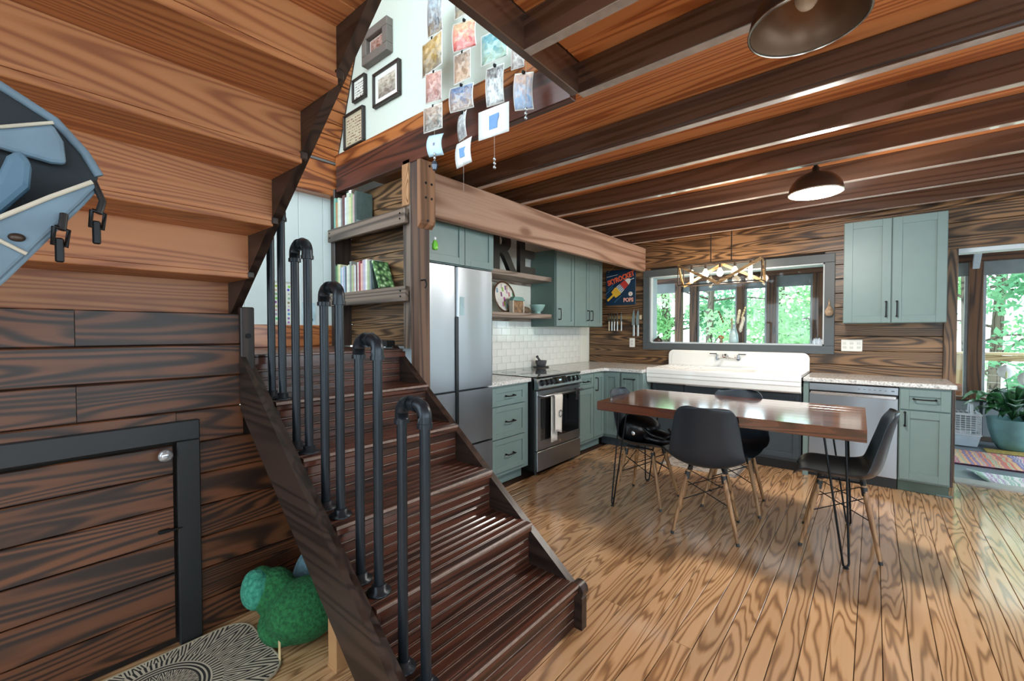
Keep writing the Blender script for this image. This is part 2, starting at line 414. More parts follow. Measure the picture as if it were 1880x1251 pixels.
plank(ceil, W_joist('Y'), (-1.054, -.44, 2.49), (.038, 4.3, .16), 'Y', .003, 'stair_opening_header')
# a thin cable moulding that runs on one joist
MB().box(-2.2, 3.1, 2.322, 2.335, 2.425, 2.44).build('cable_strip', W_joist(), ceil)

# fascia beam over the kitchen
fb = MB().bbox(-2.34, -2.278, 1.86, YB-.002, 2.11, 2.408, .006).build('fascia_beam', W_beam(), label='pale rough-sawn beam running over fridge and wall cabinets', cat='beam')

# stairwell: photo wall with its trim, dark edge beam
wu = struct('wall_upper', MB().box(-3.3, -.6, 1.735, 1.80, 2.60, 4.6), plain('pale_textured_wall', '#ccd3c8', .75, var=.012, scale=60))
MB().bbox(-3.175, -1.0, 1.705, 1.735, 2.595, 2.685, .006).build('base_trim', W_red('X'), wu)
MB().bbox(-3.175, -1.075, 1.71, 1.757, 2.405, 2.595, .004).build('edge_beam', wood('worn_red_beam', 'X', '#5d2f22', '#4a251b', '#2c1712', ring=7, stretch=.08, rough=.4, coat=.25, stain=.3, fine=.4), wu)
# sloping A-frame boards above the landing
ws = struct('wall_slope', MB().prism([(-3.21, 2.62), (-3.27, 2.62), (-2.50, 4.56), (-2.44, 4.56)], 'Y', -.6, 1.735), plain('slope_core', '#3a2413', .8))
dv = Vector((.67, 0, 1.72)).normalized(); nv = Vector((dv.z, 0, -dv.x)); s_ = 0.0; ang = math.atan2(dv.z, dv.x)
for k in range(22):
    c = Vector((-3.205, .575, 2.64))+dv*(.043+k*.088)+nv*.006
    o = plank(ws, W_red('Y'), c, (.085, 2.3, .016), 'Y', .004); o.rotation_euler = (0, -ang, 0)
# landing end wall: white boards, brown skirting board, red fascia above
we = struct('wall_landing', MB().box(-3.42, -3.318, -.6, 1.9, 1.0, 2.7), plain('end_core', '#444444', .9))
for k in range(13):
    plank(we, plain('pale_shiplap', '#d3dcda', .6, var=.012), (-3.309, -.55+k*.185+.09, 1.89), (.018, .183, 1.0), 'Z', .003)
MB().bbox(-3.318, -3.285, -.6, 1.86, 1.23, 1.39, .004).build('skirting_board', W_red('Y'), we)
MB().bbox(-3.318, -3.2, -.6, 1.735, 2.38, 2.62, .006).build('fascia_board', W_red('Y'), we)
MB().box(-3.318, -3.195, -.6, 1.735, 2.62, 2.64).build('ledge_strip', plain('grey_ledge', '#6d6a66', .6), we)

# plank wall under the landing, with the low storage door
wst = struct('wall_stair', MB().box(XS-.12, XS-.012, -1.6, .745, 0, 1.41).box(XS-.12, XS-.012, .745, 1.66, 0, .98), plain('wall_core2', '#1a110b', .9))
DY1, DZ1 = .50, .875
z = .0; bh2 = .1425; row = 0
while z < 1.40:
    h = min(bh2, 1.425-z)
    ye = 1.66 if z+h < .99 else .755
    segs = [(-1.6, .2), (.2, ye)] if row % 2 else [(-1.6, ye)]
    if z < DZ1-.02: segs = [(DY1, ye)]
    for s0, s1 in segs:
      plank(wst, W_wall('Y'), (XS-.006, (s0+s1)/2, z+h/2), (.02, s1-s0-.002, h-.003), 'Y', .004)
    if z < DZ1 < z+h: plank(wst, W_wall('Y'), (XS-.006, (-1.6+DY1)/2, (DZ1+.03+z+h)/2), (.02, 1.6+DY1-.002, z+h-DZ1-.033), 'Y', .004)
    z += bh2; row += 1
dl = struct('door_2', MB().box(XS-.018, XS-.008, -.75, DY1-.012, .03, DZ1-.012), plain('door_core', '#140d09', .9))
z = .03
while z < DZ1-.03:
    h = min(.1415, DZ1-.014-z)
    plank(dl, W_wall('Y'), (XS-.001, (-.75+DY1-.016)/2, z+h/2), (.018, .75+DY1-.016, h-.003), 'Y', .004); z += .1415
MB().bbox(XS, XS+.028, DY1-.004, DY1+.078, 0, DZ1, .004).build('casing', M_black, dl)
MB().bbox(XS, XS+.028, -.85, DY1+.078, DZ1, DZ1+.085, .004).build('casing', M_black, dl)
kn = MB().cyl((XS+.008, .452, .83), (XS+.035, .452, .83), .008, n=10)
kn.blob((XS+.05, .452, .83), (.02, .026, .026), 10, 8, .06)
kn.build('knob', plain('cut_glass_knob', '#b9bcc0', .1, .5, var=.2, scale=80), dl, label='faceted glass knob')
MB().bbox(XS+.01, XS+.026, .43, .47, .50, .515, .003).bbox(XS+.012, XS+.03, .462, .512, .504, .511, .002).build('latch', M_handle, dl)

# unseen roof over the upper floor, added to dim the pale wall
struct('ceiling', MB().box(-2.6, 3.2, -1.4, 1.9, 4.58, 4.66), plain('upper_ceiling', '#d8d4c8', .8))

# wall behind the camera with two window openings, unseen, added to shade the room
fwm = MB()
for q in ((-3.4, -2.7, 0, 2.6), (-1.1, .6, 0, 2.6), (2.4, 3.3, 0, 2.6), (-2.7, -1.1, 0, .8), (-2.7, -1.1, 2.2, 2.6), (.6, 2.4, 0, .2), (.6, 2.4, 2.2, 2.6)): fwm.box(q[0], q[1], -2.7, -2.6, q[2], q[3])
struct('wall_front_unseen', fwm, plain('front_wall', '#9a8a78', .8))
# right-hand wall with a long window opening, unseen, added to cut the daylight
struct('wall_right_unseen', MB().box(3.2, 3.3, -2.6, YB+.1, 0, .85).box(3.2, 3.3, -2.6, YB+.1, 2.15, 2.6).box(3.2, 3.3, YB-1.0, YB+.1, .85, 2.15), plain('right_wall', '#8a735c', .8))

# ---------------------------------------------------------------- lower stair flight
TY0, TY1 = .81, 1.668
st = thing('staircase', 'dark slatted staircase climbing from the oak floor to the landing', 'staircase', (-1.0, 1.2, 0))
def nz(x): return R+(-1.0-x)*(R/RUN)      # height of the nosing line
M_edge = W_dark('X')
b = MB(); xa, xb = -.93, -2.262
b.prism([(xa, max(0, nz(xa)-.225)), (xa, nz(xa)+.032), (xb, nz(xb)+.032), (xb, nz(xb)-.225), (-1.03, 0)], 'Y', .74, .762)
b.build('stringer', M_edge, st)
b = MB()
b.prism([(xa, max(0, nz(xa)-.22)), (xa, nz(xa)-.025), (xb, nz(xb)-.025), (xb, nz(xb)-.22), (-1.02, 0)], 'Y', .763, .808)
b.build('stringer_ledge', M_edge, st)
b = MB(); xa2 = -.985
b.prism([(xa2, 0), (xa2, nz(xa2)-.05), (-2.40, nz(-2.40)-.06), (-2.40, nz(-2.40)-.33), (-1.10, 0)], 'Y', TY1, TY1+.04)
b.build('stringer', M_edge, st)
MB().cyl((-1.018, TY1+.002, .168), (-1.018, TY1+.05, .168), .036, n=20).build('stringer_cap', W_dark('Z'), st)
M_bead = plain('worn_bead', '#8d7a70', .35, var=.15, scale=30)
for n in range(1, 6):
    x1, x0, z1 = NX(n), NX(n+1)-.055, R*n
    tb = MB().bbox(x0, x1-.004, TY0, TY1, z1-.04, z1-.016, .004).build('tread', W_stair(), st)
    k = 7; w = (x1-x0)/k
    for i in range(k):
        plank(tb, W_stair(), (x1-w*(i+.5), (TY0+TY1)/2, z1-.008), (w-.009, TY1-TY0, .016), 'Y', .003, 'slat')
        plank(tb, M_bead, (x1-w*i-(.004 if i == 0 else 0), (TY0+TY1)/2, z1-.009), (.005, TY1-TY0, .013), 'Y', .002, 'bead')
    # small cleats that carry the tread on the left stringer
    MB().bbox(x1-.075, x1-.012, .80, .835, z1-.085, z1-.03, .008).build('cleat', W_dark('Y'), st)
for n in range(1, 7):
    x1 = NX(n)-.03; zl, zh = R*(n-1)-.006, R*n-.04
    rb = MB().box(x1-.02, x1-.008, TY0, TY1, zl, zh).build('riser', W_dark('Y'), st)
    k = 4; w = (zh-zl)/k
    for i in range(k):
        plank(rb, W_stair(), (x1-.001, (TY0+TY1)/2, zl+w*(i+.5)), (.014, TY1-TY0, w-.008), 'Y', .003, 'slat')
        plank(rb, M_bead, (x1-.003, (TY0+TY1)/2, zl+w*(i+1)-.001), (.012, TY1-TY0, .004), 'Y', .0015, 'bead')
# landing
ld = MB().box(-3.3, NX(6)-.004, -.6, TY1+.03, R*6-.05, R*6-.016).build('landing', W_stair(), st)
for i in range(11):
    plank(ld, W_stair(), (NX(6)-.045*2*(i+.5)-.002, .54, R*6-.008), (.086, 2.28, .016), 'Y', .004, 'slat')
MB().bbox(XS-.008, XS+.03, .742, .80, 1.02, 1.455, .005).build('newel_board', W_dark('Z'), st)
for zz in (1.12, 1.32):
    MB().cyl((XS+.03, .772, zz), (XS+.036, .772, zz), .012, n=10).build('bolt', M_handle, st)

# ---------------------------------------------------------------- upper stair flight, seen from below
us = thing('staircase', 'upper stair flight of orange fir boards seen from underneath', 'staircase', (-2.4, .2, 1.23))
UR, UN = .1914, .262
def UX(k): return -2.44+UN*(k-1)
UY0, UY1 = -.45, .745
for k in range(0, 7):
    zt = 1.23+UR*k
    plank(us, W_under(), (UX(k)+.01, (UY0+UY1)/2, zt+UR/2-.02), (.02, UY1-UY0, UR-.004), 'Y', .003, 'riser')
for k in range(1, 7):
    zt = 1.23+UR*k; xa, xb = UX(k-1)-.02, UX(k)+.03
    t_ = MB().box(xa, xb, UY0, UY1-.001, zt-.012, zt).build('tread', W_under(), us)
    for (p, q) in ((xa, xa+.16), (xa+.161, xb)):
        plank(t_, W_under(), ((p+q)/2, (UY0+UY1)/2, zt-.024), (q-p-.001, UY1-UY0-.002, .024), 'Y', .003, 'board')
def ul(x): return 1.436+.755*(x+2.379)
b = MB(); b.prism([(-2.58, ul(-2.58)), (-1.075, ul(-1.075)), (-1.075, ul(-1.075)+.30), (-2.58, ul(-2.58)+.30)], 'Y', UY1, UY1+.036)
b.build('stringer', W_dark('X'), us)
for k in range(1, 6):
    xq = UX(k)+.005
    MB().bbox(xq-.03, xq+.03, UY1-.006, UY1+.02, ul(xq)-.012, ul(xq)+.018, .004).build('cleat', W_dark('Y'), us)

# ---------------------------------------------------------------- iron pipe balusters
ords = ['first', 'second', 'third', 'fourth', 'fifth', 'sixth', 'seventh', 'eighth', 'ninth', 'tenth', 'eleventh', 'twelfth', 'thirteenth', 'fourteenth', 'fifteenth',
        'sixteenth', 'seventeenth', 'eighteenth', 'nineteenth', 'twentieth', 'twenty-first', 'twenty-second', 'twenty-third', 'twenty-fourth', 'twenty-fifth', 'twenty-sixth', 'twenty-seventh', 'twenty-eighth', 'twenty-ninth', 'thirtieth']
pb = thing('pipe_baluster', 'inverted-U black iron pipe baluster on the lowest tread', 'baluster', (0, 0, 0), 'iron pipe balusters along the stair')
hh, pr, hx = .895, .0172, .06
for s in (-1, 1):
    MB().cyl((s*hx, 0, .01), (s*hx, 0, hh-.035), pr, n=16).build('pipe', M_pipe, pb)
    MB().lathe([(.043, 0), (.043, .006), (.026, .009), (.025, .028), (.018, .03)], (s*hx, 0, 0), 20).build('flange', M_pipe, pb)
    e = [(s*hx, 0, hh-.06), (s*hx, 0, hh-.03)]
    for a in range(0, 91, 15):
        q = math.radians(a); e.append((s*(hx-.036*(1-math.cos(q))), 0, hh-.03+.036*math.sin(q)))
    m = MB().tube(e, .0225, 14)
    m.cyl((s*hx, 0, hh-.065), (s*hx, 0, hh-.05), .0255, n=16); m.cyl((s*(hx-.036), 0, hh+.006), (s*(hx-.046), 0, hh+.006), .0255, n=16)
    m.build('elbow', M_pipe, pb)
MB().cyl((-.03, 0, hh+.006), (.03, 0, hh+.006), pr, n=16).build('nipple', M_pipe, pb)
for n in range(1, 6):
    loc = (NX(n)-.085-hx, .872, R*n)
    if n == 1: pb.location = loc
    else: dup(pb, 'inverted-U black iron pipe baluster on the %s tread from the floor' % ords[n-1], loc, 0)
pb['label'] = 'nearest inverted-U black iron pipe baluster, on the lowest tread'

# ---------------------------------------------------------------- post, built-in bookshelf
W_post = wood('weathered_post', 'Z', '#6d5242', '#5d4537', '#40302a', ring=6, stretch=.05, rough=.7, bump=.3, tone=.05)
po = thing('timber_post', 'weathered timber post with bolted bracket board beside the fridge', 'post', (-2.22, 1.77, 0))
MB().bbox(-2.262, -2.178, 1.712, 1.80, 0, 2.404, .005).build('post', W_post, po)
br = MB(); br.prism([(-2.176, 1.985), (-2.150, 2.01), (-2.142, 2.03), (-2.142, 2.40), (-2.176, 2.40)], 'Y', 1.70, 1.815)
brp = br.build('bracket_board', wood('bracket_pine', 'Z', '#8d6346', '#7d553b', '#5f4029', ring=6, stretch=.05, rough=.7, tone=.05), po)
for (yy, zz) in ((1.74, 2.26), (1.785, 2.26), (1.74, 2.17), (1.785, 2.17), (1.755, 2.03), (1.77, 2.37)):
    MB().cyl((-2.143, yy, zz), (-2.139, yy, zz), .008, n=8).build('bolt', M_handle, brp)
MB().bbox(-2.335, -2.264, 1.70, 1.80, 2.14, 2.404, .004).build('block', wood('sawn_block', 'Z', '#b0825c', '#9c6e49', '#6d4a2e', ring=26, stretch=.2, rough=.8, tone=.05), po)
MB().tube([(-2.178, 1.73, 1.66), (-2.14, 1.73, 1.66), (-2.125, 1.73, 1.63), (-2.14, 1.73, 1.61)], .005, 6).build('hook', M_handle, po)

bs = thing('bookshelf', 'built-in timber bookshelf between stair landing and fridge', 'bookshelf', (-2.75, 1.77, 1.23))
W_sh = lambda a: wood('bluish_brown_shelf', a, '#7d6a5c', '#66564b', '#43362e', ring=8, stretch=.05, rough=.5, tone=.08, coat=.2)
for zz in range(7):
    z0 = 1.23+zz*.168; plank(bs, W_back('X'), (-2.75, 1.846, z0+.084), (.92, .018, .165), 'X', .003, 'back_plank')
plank(bs, W_sh('Z'), (-2.30, 1.765, 1.83), (.075, .11, 1.20), 'Z', .004, 'upright')
plank(bs, W_dark('Z'), (-3.215, 1.77, 1.83), (.06, .14, 1.20), 'Z', .004, 'upright')
for zt in (2.118, 1.628):
    sh = MB().bbox(-3.2, -2.27, 1.70, 1.836, zt-.03, zt, .003).build('shelf', W_sh('X'), bs)
    MB().bbox(-3.23, -2.265, 1.668, 1.70, zt-.095, zt-.0, .004).build('apron', W_sh('X'), bs)
    for xx in (-3.2, -2.31):
        for dz in (-.03, -.065): MB().cyl((xx, 1.668, zt+dz), (xx, 1.664, zt+dz), .006, n=8).build('bolt', M_handle, bs)

def book(x, w, h, d, z, y, col, label, lean=0.0, title=False, parent=None):
    m = MB(); t = .0025
    m.box(0, t, 0, d, 0, h).box(w-t, w, 0, d, 0, h).box(t, w-t, 0, t, 0, h)
    o = m.build('book', plain('book_'+col, col, .45, var=.08, scale=30), label=label, cat='book', group='books on the stair bookshelf', base=True)
    p = MB().box(t, w-t, t, d-.004, .003, h-.003).build('pages', plain('book_pages', '#ded6c4', .8), o)
    o.location = (x+w/2, y+d/2, z+(.0 if not lean else .004+abs(math.sin(lean))*w/2)); o.rotation_euler = (0, lean, 0)
    ORG[o.name] = Vector((x+w/2, y+d/2, z+h/2))
    return o
names = {'#7fb8a8': 'teal', '#b98a5a': 'tan', '#cfd8c4': 'pale green', '#e2dfd6': 'white', '#8a8f8c': 'grey', '#6d4a4a': 'maroon', '#dcd9a8': 'cream', '#a8b88a': 'olive', '#c9a9b0': 'pink', '#4a5a64': 'slate blue',
         '#9fb7c9': 'light blue', '#5f8a5a': 'green', '#b9b4cf': 'lilac', '#c4b29a': 'beige', '#a04a50': 'red', '#d8dfe2': 'pale grey', '#3f4d48': 'dark green', '#e3b9a8': 'peach'}
top = ['#7fb8a8', '#b98a5a', '#cfd8c4', '#e2dfd6', '#8a8f8c', '#6d4a4a', '#d8dfe2', '#cfd8c4', '#dcd9a8', '#a8b88a', '#c9a9b0']
x = -3.175
for i, c in enumerate(top):
    w = .018+.018*random.random(); h = .19+.05*random.random()
    if i == 0: h = .235
    book(x, w, h, .10+.02*random.random(), 2.118, 1.692, c, '%s book, %s from the left on the upper stair shelf' % (names[c], ords[i])); x += w+.002
bk = book(x+.004, .026, .23, .128, 2.118, 1.69, '#4f5f5a', 'grey-green hardback with silver title at the right end of upper shelf')
Mt = Matrix.Translation((x+.0315, 1.752, 2.25)) @ Matrix(((0, 0, 1, 0), (1, 0, 0, 0), (0, 1, 0, 0), (0, 0, 0, 1)))
text_mesh('ENCHANTED', .021, .0004, 'title', plain('silver_print', '#b9c2c0', .4), bk, Mt)
low = ['#3f4d48', '#5f8a5a', '#a8b88a', '#dcd9a8', '#9fb7c9', '#d8dfe2', '#b9b4cf', '#9fb7c9', '#4a5a64', '#e2dfd6', '#cfd8c4', '#8a8f8c', '#a8b88a', '#c4b29a', '#d8dfe2', '#6d4a4a', '#e2dfd6', '#a04a50', '#e3b9a8', '#c9a9b0', '#b9b4cf', '#e2dfd6', '#a8b88a', '#8a8f8c', '#4a5a64']
x = -3.175
for i, c in enumerate(low):
    w = .014+.012*random.random(); h = .19+.035*random.random()
    book(x, w, h, .105+.015*random.random(), 1.628, 1.692, c, '%s magazine-thin book, %s from the left on the lower stair shelf' % (names[c], ords[i])); x += w+.0015
book(x+.012, .016, .20, .12, 1.630, 1.69, '#33423c', 'dark green book leaning against the row on the lower stair shelf', lean=-.22)
bk = book(x+.075, .018, .205, .12, 1.632, 1.69, '#7fae7a', 'leafy green cookbook leaning at the right end of lower shelf', lean=-.42)
t = NT('leaf_cover'); tc = t.n('ShaderNodeTexCoord').outputs['Object']
vo = t.n('ShaderNodeTexVoronoi', Vector=tc, Scale=34.0).outputs['Distance']
t.P(Base_Color=t.ramp(vo, [(.1, hexc('#dfeacd')), (.35, hexc('#7fb06a')), (.7, hexc('#2f4a34'))]), Roughness=.35)
bk.data.materials[0] = t.m
# a little pile in the lowest bay
pl = thing('gadget', 'small black and white gadget in the lowest shelf bay', 'gadget', (-2.62, 1.76, R*6))
MB().bbox(-2.70, -2.55, 1.72, 1.80, R*6, R*6+.05, .008).build('body', M_black, pl)
MB().tube([(-2.75, 1.70, R*6+.008), (-2.72, 1.69, R*6+.03), (-2.68, 1.695, R*6+.012), (-2.60, 1.69, R*6+.03)], .006, 6).build('cable', plain('white_cable', '#d8d8d4', .5), pl)
# white print with a grid of little pictures pinned to the landing wall
t = NT('grid_print'); tc = t.n('ShaderNodeTexCoord').outputs['Object']
v2 = t.vmath('MULTIPLY', tc, (1, 34, 34)); vn = t.n('ShaderNodeTexVoronoi', {'feature': 'F1'}, Vector=v2, Scale=1.0, Randomness=.25)
cc = t.ramp(vn.outputs['Distance'], [(.28, (0, 0, 0)), (.34, (1, 1, 1))])
t.P(Base_Color=t.mix(cc, t.mix(.6, hexc('#5a5348'), vn.outputs['Color']), hexc('#dfe3d6')), Roughness=.7)
pp = MB().box(-3.299, -3.295, 1.26, 1.42, 1.40, 1.70).build('poster', t.m, label='white poster with rows of tiny pictures on the landing wall', cat='poster')
MB().box(-3.2955, -3.2945, 1.255, 1.425, 1.69, 1.705).build('top_rail', plain('poster_rail', '#b9bdb2', .6), pp)
pp = MB().box(-3.299, -3.296, 1.50, 1.60, 1.395, 1.56).build('poster', plain('blue_print', '#bfd8e0', .6, var=.12, scale=16), label='small pale blue print propped behind the pipe balusters', cat='poster')
MB().box(-3.2958, -3.2945, 1.52, 1.58, 1.42, 1.44).build('print_mark', plain('blue_mark', '#54707c', .6), pp)

# ---------------------------------------------------------------- kitchen
def bx(b, face, f, d0, d1, u0, u1, z0, z1, c=.0015):
    """box on a face: d = distance outwards"""
    if face == 'X': b.bbox(f+min(d0, d1), f+max(d0, d1), u0, u1, z0, z1, c)
    else: b.bbox(u0, u1, f-max(d0, d1), f-min(d0, d1), z0, z1, c)
    return b
def pt(face, f, d, u, z): return (f+d, u, z) if face == 'X' else (u, f-d, z)
def handle(parent, face, f, u, z, L=.11, vert=True, mat=None):
    m = MB(); a, b_ = ((u, z-L/2), (u, z+L/2)) if vert else ((u-L/2, z), (u+L/2, z))
    m.tube([pt(face, f, .03, *a), pt(face, f, .033, (a[0]+b_[0])/2, (a[1]+b_[1])/2), pt(face, f, .03, *b_)], .005, 8)
    for q in (a, b_):
        m.cyl(pt(face, f, -.002, *q), pt(face, f, .031, *q), .0055, n=8)
        m.cyl(pt(face, f, -.002, *q), pt(face, f, .004, *q), .009, n=8)
    return m.build('handle', mat or M_handle, parent)
def shaker(parent, face, f, u0, u1, z0, z1, mat, name='door', hnd=None, rail=.055, vert=True, hl=.11):
    m = MB(); g = .0018; u0 += g; u1 -= g; z0 += g; z1 -= g
    bx(m, face, f, 0, .02, u0, u0+rail, z0, z1); bx(m, face, f, 0, .02, u1-rail, u1, z0, z1)
    bx(m, face, f, 0, .02, u0+rail, u1-rail, z0, z0+rail); bx(m, face, f, 0, .02, u0+rail, u1-rail, z1-rail, z1)
    bx(m, face, f, 0, .010, u0+rail-.002, u1-rail+.002, z0+rail-.002, z1-rail+.002)
    d = m.build(name, mat, parent)
    if hnd: handle(d, face, f+.02 if face == 'X' else f-.02, hnd[0], hnd[1], hl, vert)
    return d
XF = -2.445     # kitchen-wall cabinet fronts
def carc(parent, x0, x1, y0, y1, z0, z1, mat): return MB().bbox(x0, x1, y0, y1, z0, z1, .002).build('body', mat, parent)

# drawer unit beside the fridge
du = thing('drawer_cabinet', 'sage green three-drawer cabinet between fridge and stove', 'cabinet', (-2.77, 2.9, 0))
carc(du, XK+.002, XF, 2.645, 3.165, .10, .874, M_green)
MB().bbox(XK+.05, XF-.06, 2.645, 3.14, 0, .10, .002).build('toe_kick', M_green, du)
for z0, z1 in ((.705, .862), (.425, .70), (.135, .42)):
    shaker(du, 'X', XF, 2.655, 3.105, z0, z1, M_green, 'drawer', (2.88, (z0+z1)/2), .045, False, .10)

# stove
SX, SY0, SY1 = -2.36, 3.19, 3.95
sv = thing('stove', 'stainless slide-in stove with black glass oven door', 'stove', (-2.7, 3.57, 0))
MB().bbox(XK+.004, SX-.03, SY0, SY1, .04, .905, .003).build('body', M_black, sv)
MB().bbox(XK+.03, SX+.005, SY0-.004, SY1+.004, .905, .92, .004).build('cooktop', M_bglass, sv)
ct = plain('burner_ring', '#2c2d30', .2)
for (xx, yy, rr) in ((-2.58, 3.38, .10), (-2.58, 3.76, .085), (-2.86, 3.38, .075), (-2.86, 3.76, .10)):
    MB().lathe([(rr-.004, 0), (rr-.004, .0008), (rr, .0008), (rr, 0)], (xx, yy, .92), 28, cap=False).build('burner_ring', ct, sv)
cp = MB(); cp.prism([(SX-.05, .92), (SX-.05, .80), (SX+.012, .80), (SX+.022, .815), (SX-.012, .915), (SX-.03, .922)], 'Y', SY0, SY1)
pnl = cp.build('control_panel', M_steel, sv)
nrm = Vector((.10, 0, .034)).normalized()
for k, yy in enumerate((3.25, 3.325, 3.40, 3.715, 3.79, 3.865)):
    c = Vector((SX+.006, yy, .862))
    MB().cyl(c-nrm*.002, c+nrm*.01, .03, .03, 20).cyl(c+nrm*.01, c+nrm*.036, .026, .023, 20).build('knob', plain('knob_black_steel', '#4a4d52', .2, .85), pnl)
dm = Matrix.Translation((SX+.004, 3.557, .864)) @ Matrix.Rotation(math.radians(-19), 4, 'Y')
MB().box(-.001, .006, -.115, .115, -.034, .034, dm).build('display', M_bglass, pnl)
for k, dy_ in enumerate((-.012, 0, .014)):
    MB().box(.006, .0066, dy_-.004, dy_+.004, -.006, .008, dm).build('glow_mark', emis('display_glow', '#9fc6ff', .5), pnl)
od = MB().bbox(SX-.028, SX, SY0, SY1, .235, .792, .004).build('oven_door', M_steel, sv)
MB().bbox(SX, SX+.003, SY0+.055, SY1-.035, .325, .715, .001).build('oven_window', M_bglass, od)
hb = MB().tube([(SX, SY0+.03, .745), (SX+.05, SY0+.04, .745), (SX+.055, SY1-.04, .745), (SX, SY1-.03, .745)], .012, 10)
hb.build('handle', M_steel, od)
MB().cyl((SX+.0005, 3.57, .272), (SX+.003, 3.57, .272), .014, n=20).build('emblem', M_chrome, od)
MB().bbox(SX-.028, SX+.004, SY0, SY1, .045, .228, .004).build('storage_drawer', M_steel, sv)
for yy in (SY0+.05, SY1-.05): MB().cyl((SX-.06, yy, 0), (SX-.06, yy, .045), .018, n=10).build('foot', M_black, sv)
# towel on the oven handle
tw = thing('dish_towel', 'white dish towel with grey leaf print on the oven handle', 'towel', (SX+.06, 3.46, .745))
pts = []
for i in range(13):
    v = i/12; rowp = []
    for j in range(9):
        u = j/8; yy = 3.37+.135*u+.012*v*math.sin(u*5)
        if v < .1: xx, zz = SX+.042+.01*math.sin(v*31), .70+v*.6
        else: xx, zz = SX+.072+.008*math.sin(u*9+v*3)*v, .76-(v-.1)*.40-.03*v*u
        rowp.append((xx, yy, zz))
    pts.append(rowp)
MB().grid(pts).build('front_fold', plain('towel_cotton', '#e3e2dc', .9, var=.04, scale=60), tw, [('SOLIDIFY', {'thickness': .004})])
pts = [[(SX+.036+.004*math.sin(u*7), 3.36+.10*u, .755-.46*v) for u in [j/6 for j in range(7)]] for v in [i/8 for i in range(9)]]
MB().grid(pts).build('back_fold', plain('towel_cotton', '#e3e2dc', .9), tw, [('SOLIDIFY', {'thickness': .004})])
lf = MB()
for k in range(9):
    a = k*2*math.pi/9
    lf.cyl((SX+.083, 3.455+.022*math.cos(a), .56+.03*math.sin(a)), (SX+.0845, 3.455+.022*math.cos(a), .56+.03*math.sin(a)), .009, n=8)
lf.build('leaf_print', plain('towel_print', '#7d8488', .9), tw)
lk = thing('oven_lock', 'black safety strap hanging from the oven handle', 'safety strap', (SX+.06, 3.79, .74))
MB().bbox(SX+.04, SX+.074, 3.755, 3.82, .70, .765, .008).build('clip', M_black, lk)
MB().bbox(SX+.05, SX+.066, 3.765, 3.80, .65, .71, .006).build('strap', M_black, lk)

# cabinets right of the stove and round the corner
YC = 4.62
cb = thing('base_cabinet', 'sage green cabinet with one drawer and doors right of the stove', 'cabinet', (-2.77, 4.28, 0))
carc(cb, XK+.002, XF, 3.965, YC+.0, .10, .874, M_green)
MB().bbox(XK+.05, XF-.06, 3.97, YC, 0, .10, .002).build('toe_kick', M_green, cb)
shaker(cb, 'X', XF, 3.985, 4.35, .71, .862, M_green, 'drawer', (4.17, .785), .045, False, .10)
shaker(cb, 'X', XF, 3.985, 4.35, .135, .70, M_green, 'door')
shaker(cb, 'X', XF, 4.36, 4.595, .135, .862, M_green, 'door', (4.40, .74), .05, True, .14)
c2 = thing('corner_cabinet', 'sage green corner cabinet with two doors left of the sink', 'cabinet', (-2.2, 5.0, 0))
carc(c2, XK+.002, -1.96, YC+.002, YB-.002, .10, .874, M_green)
MB().bbox(-2.50, -1.975, YC+.06, YB-.05, 0, .10, .002).build('toe_kick', M_char, c2)
shaker(c2, 'Y', YC, -2.435, -2.235, .135, .862, M_green, 'door', None, .05)
shaker(c2, 'Y', YC, -2.21, -2.01, .135, .862, M_green, 'door', (-2.11, .80), .05, False, .12)

# granite worktops
G = granite()
wt = MB(); wt.bbox(XK, XF+.028, 2.60, SY0-.006, .876, .914, .006)
wt.build('worktop', G, label='short speckled granite worktop between fridge and stove', cat='worktop')
wt = MB(); wt.prism([(XK, SY1+.006), (XF+.028, SY1+.006), (XF+.028, YC-.08), (XF+.085, YC-.026), (-1.958, YC-.026), (-1.958, YB-.004), (XK, YB-.004)], 'Z', .876, .914)
wt.build('worktop', G, label='L-shaped speckled granite worktop in the kitchen corner', cat='worktop', mods=[('BEVEL', {'width': .005, 'segments': 2})])
YF = 4.83
MB().bbox(-.499, .505, YF-.028, YB-.002, .876, .914, .006).build('worktop', G, label='straight granite worktop above the dishwasher right of the sink', cat='worktop')

# mortar and pestle
mo = thing('mortar', 'grey stone mortar with pestle on the stove back', 'mortar', (-2.99, 4.12, .914))
MB().lathe([(0, .018), (.05, .02), (.062, .05), (.068, .085), (.06, .085), (.05, .06), (0, .045)], (-2.99, 4.12, .914), 20).build('bowl', plain('volcanic_stone', '#55565a', .9, var=.3, scale=60), mo)
MB().lathe([(0, 0), (.09, 0), (.095, .008), (.09, .016), (0, .018)], (-2.99, 4.12, .914), 20).build('saucer', plain('dark_slate_plate', '#2b2a2a', .6), mo)
MB().tube([(-2.99, 4.13, .965), (-2.995, 4.07, 1.03), (-2.997, 4.05, 1.05)], [.016, .012, .017], 10).build('pestle', plain('volcanic_stone', '#55565a', .9), mo)

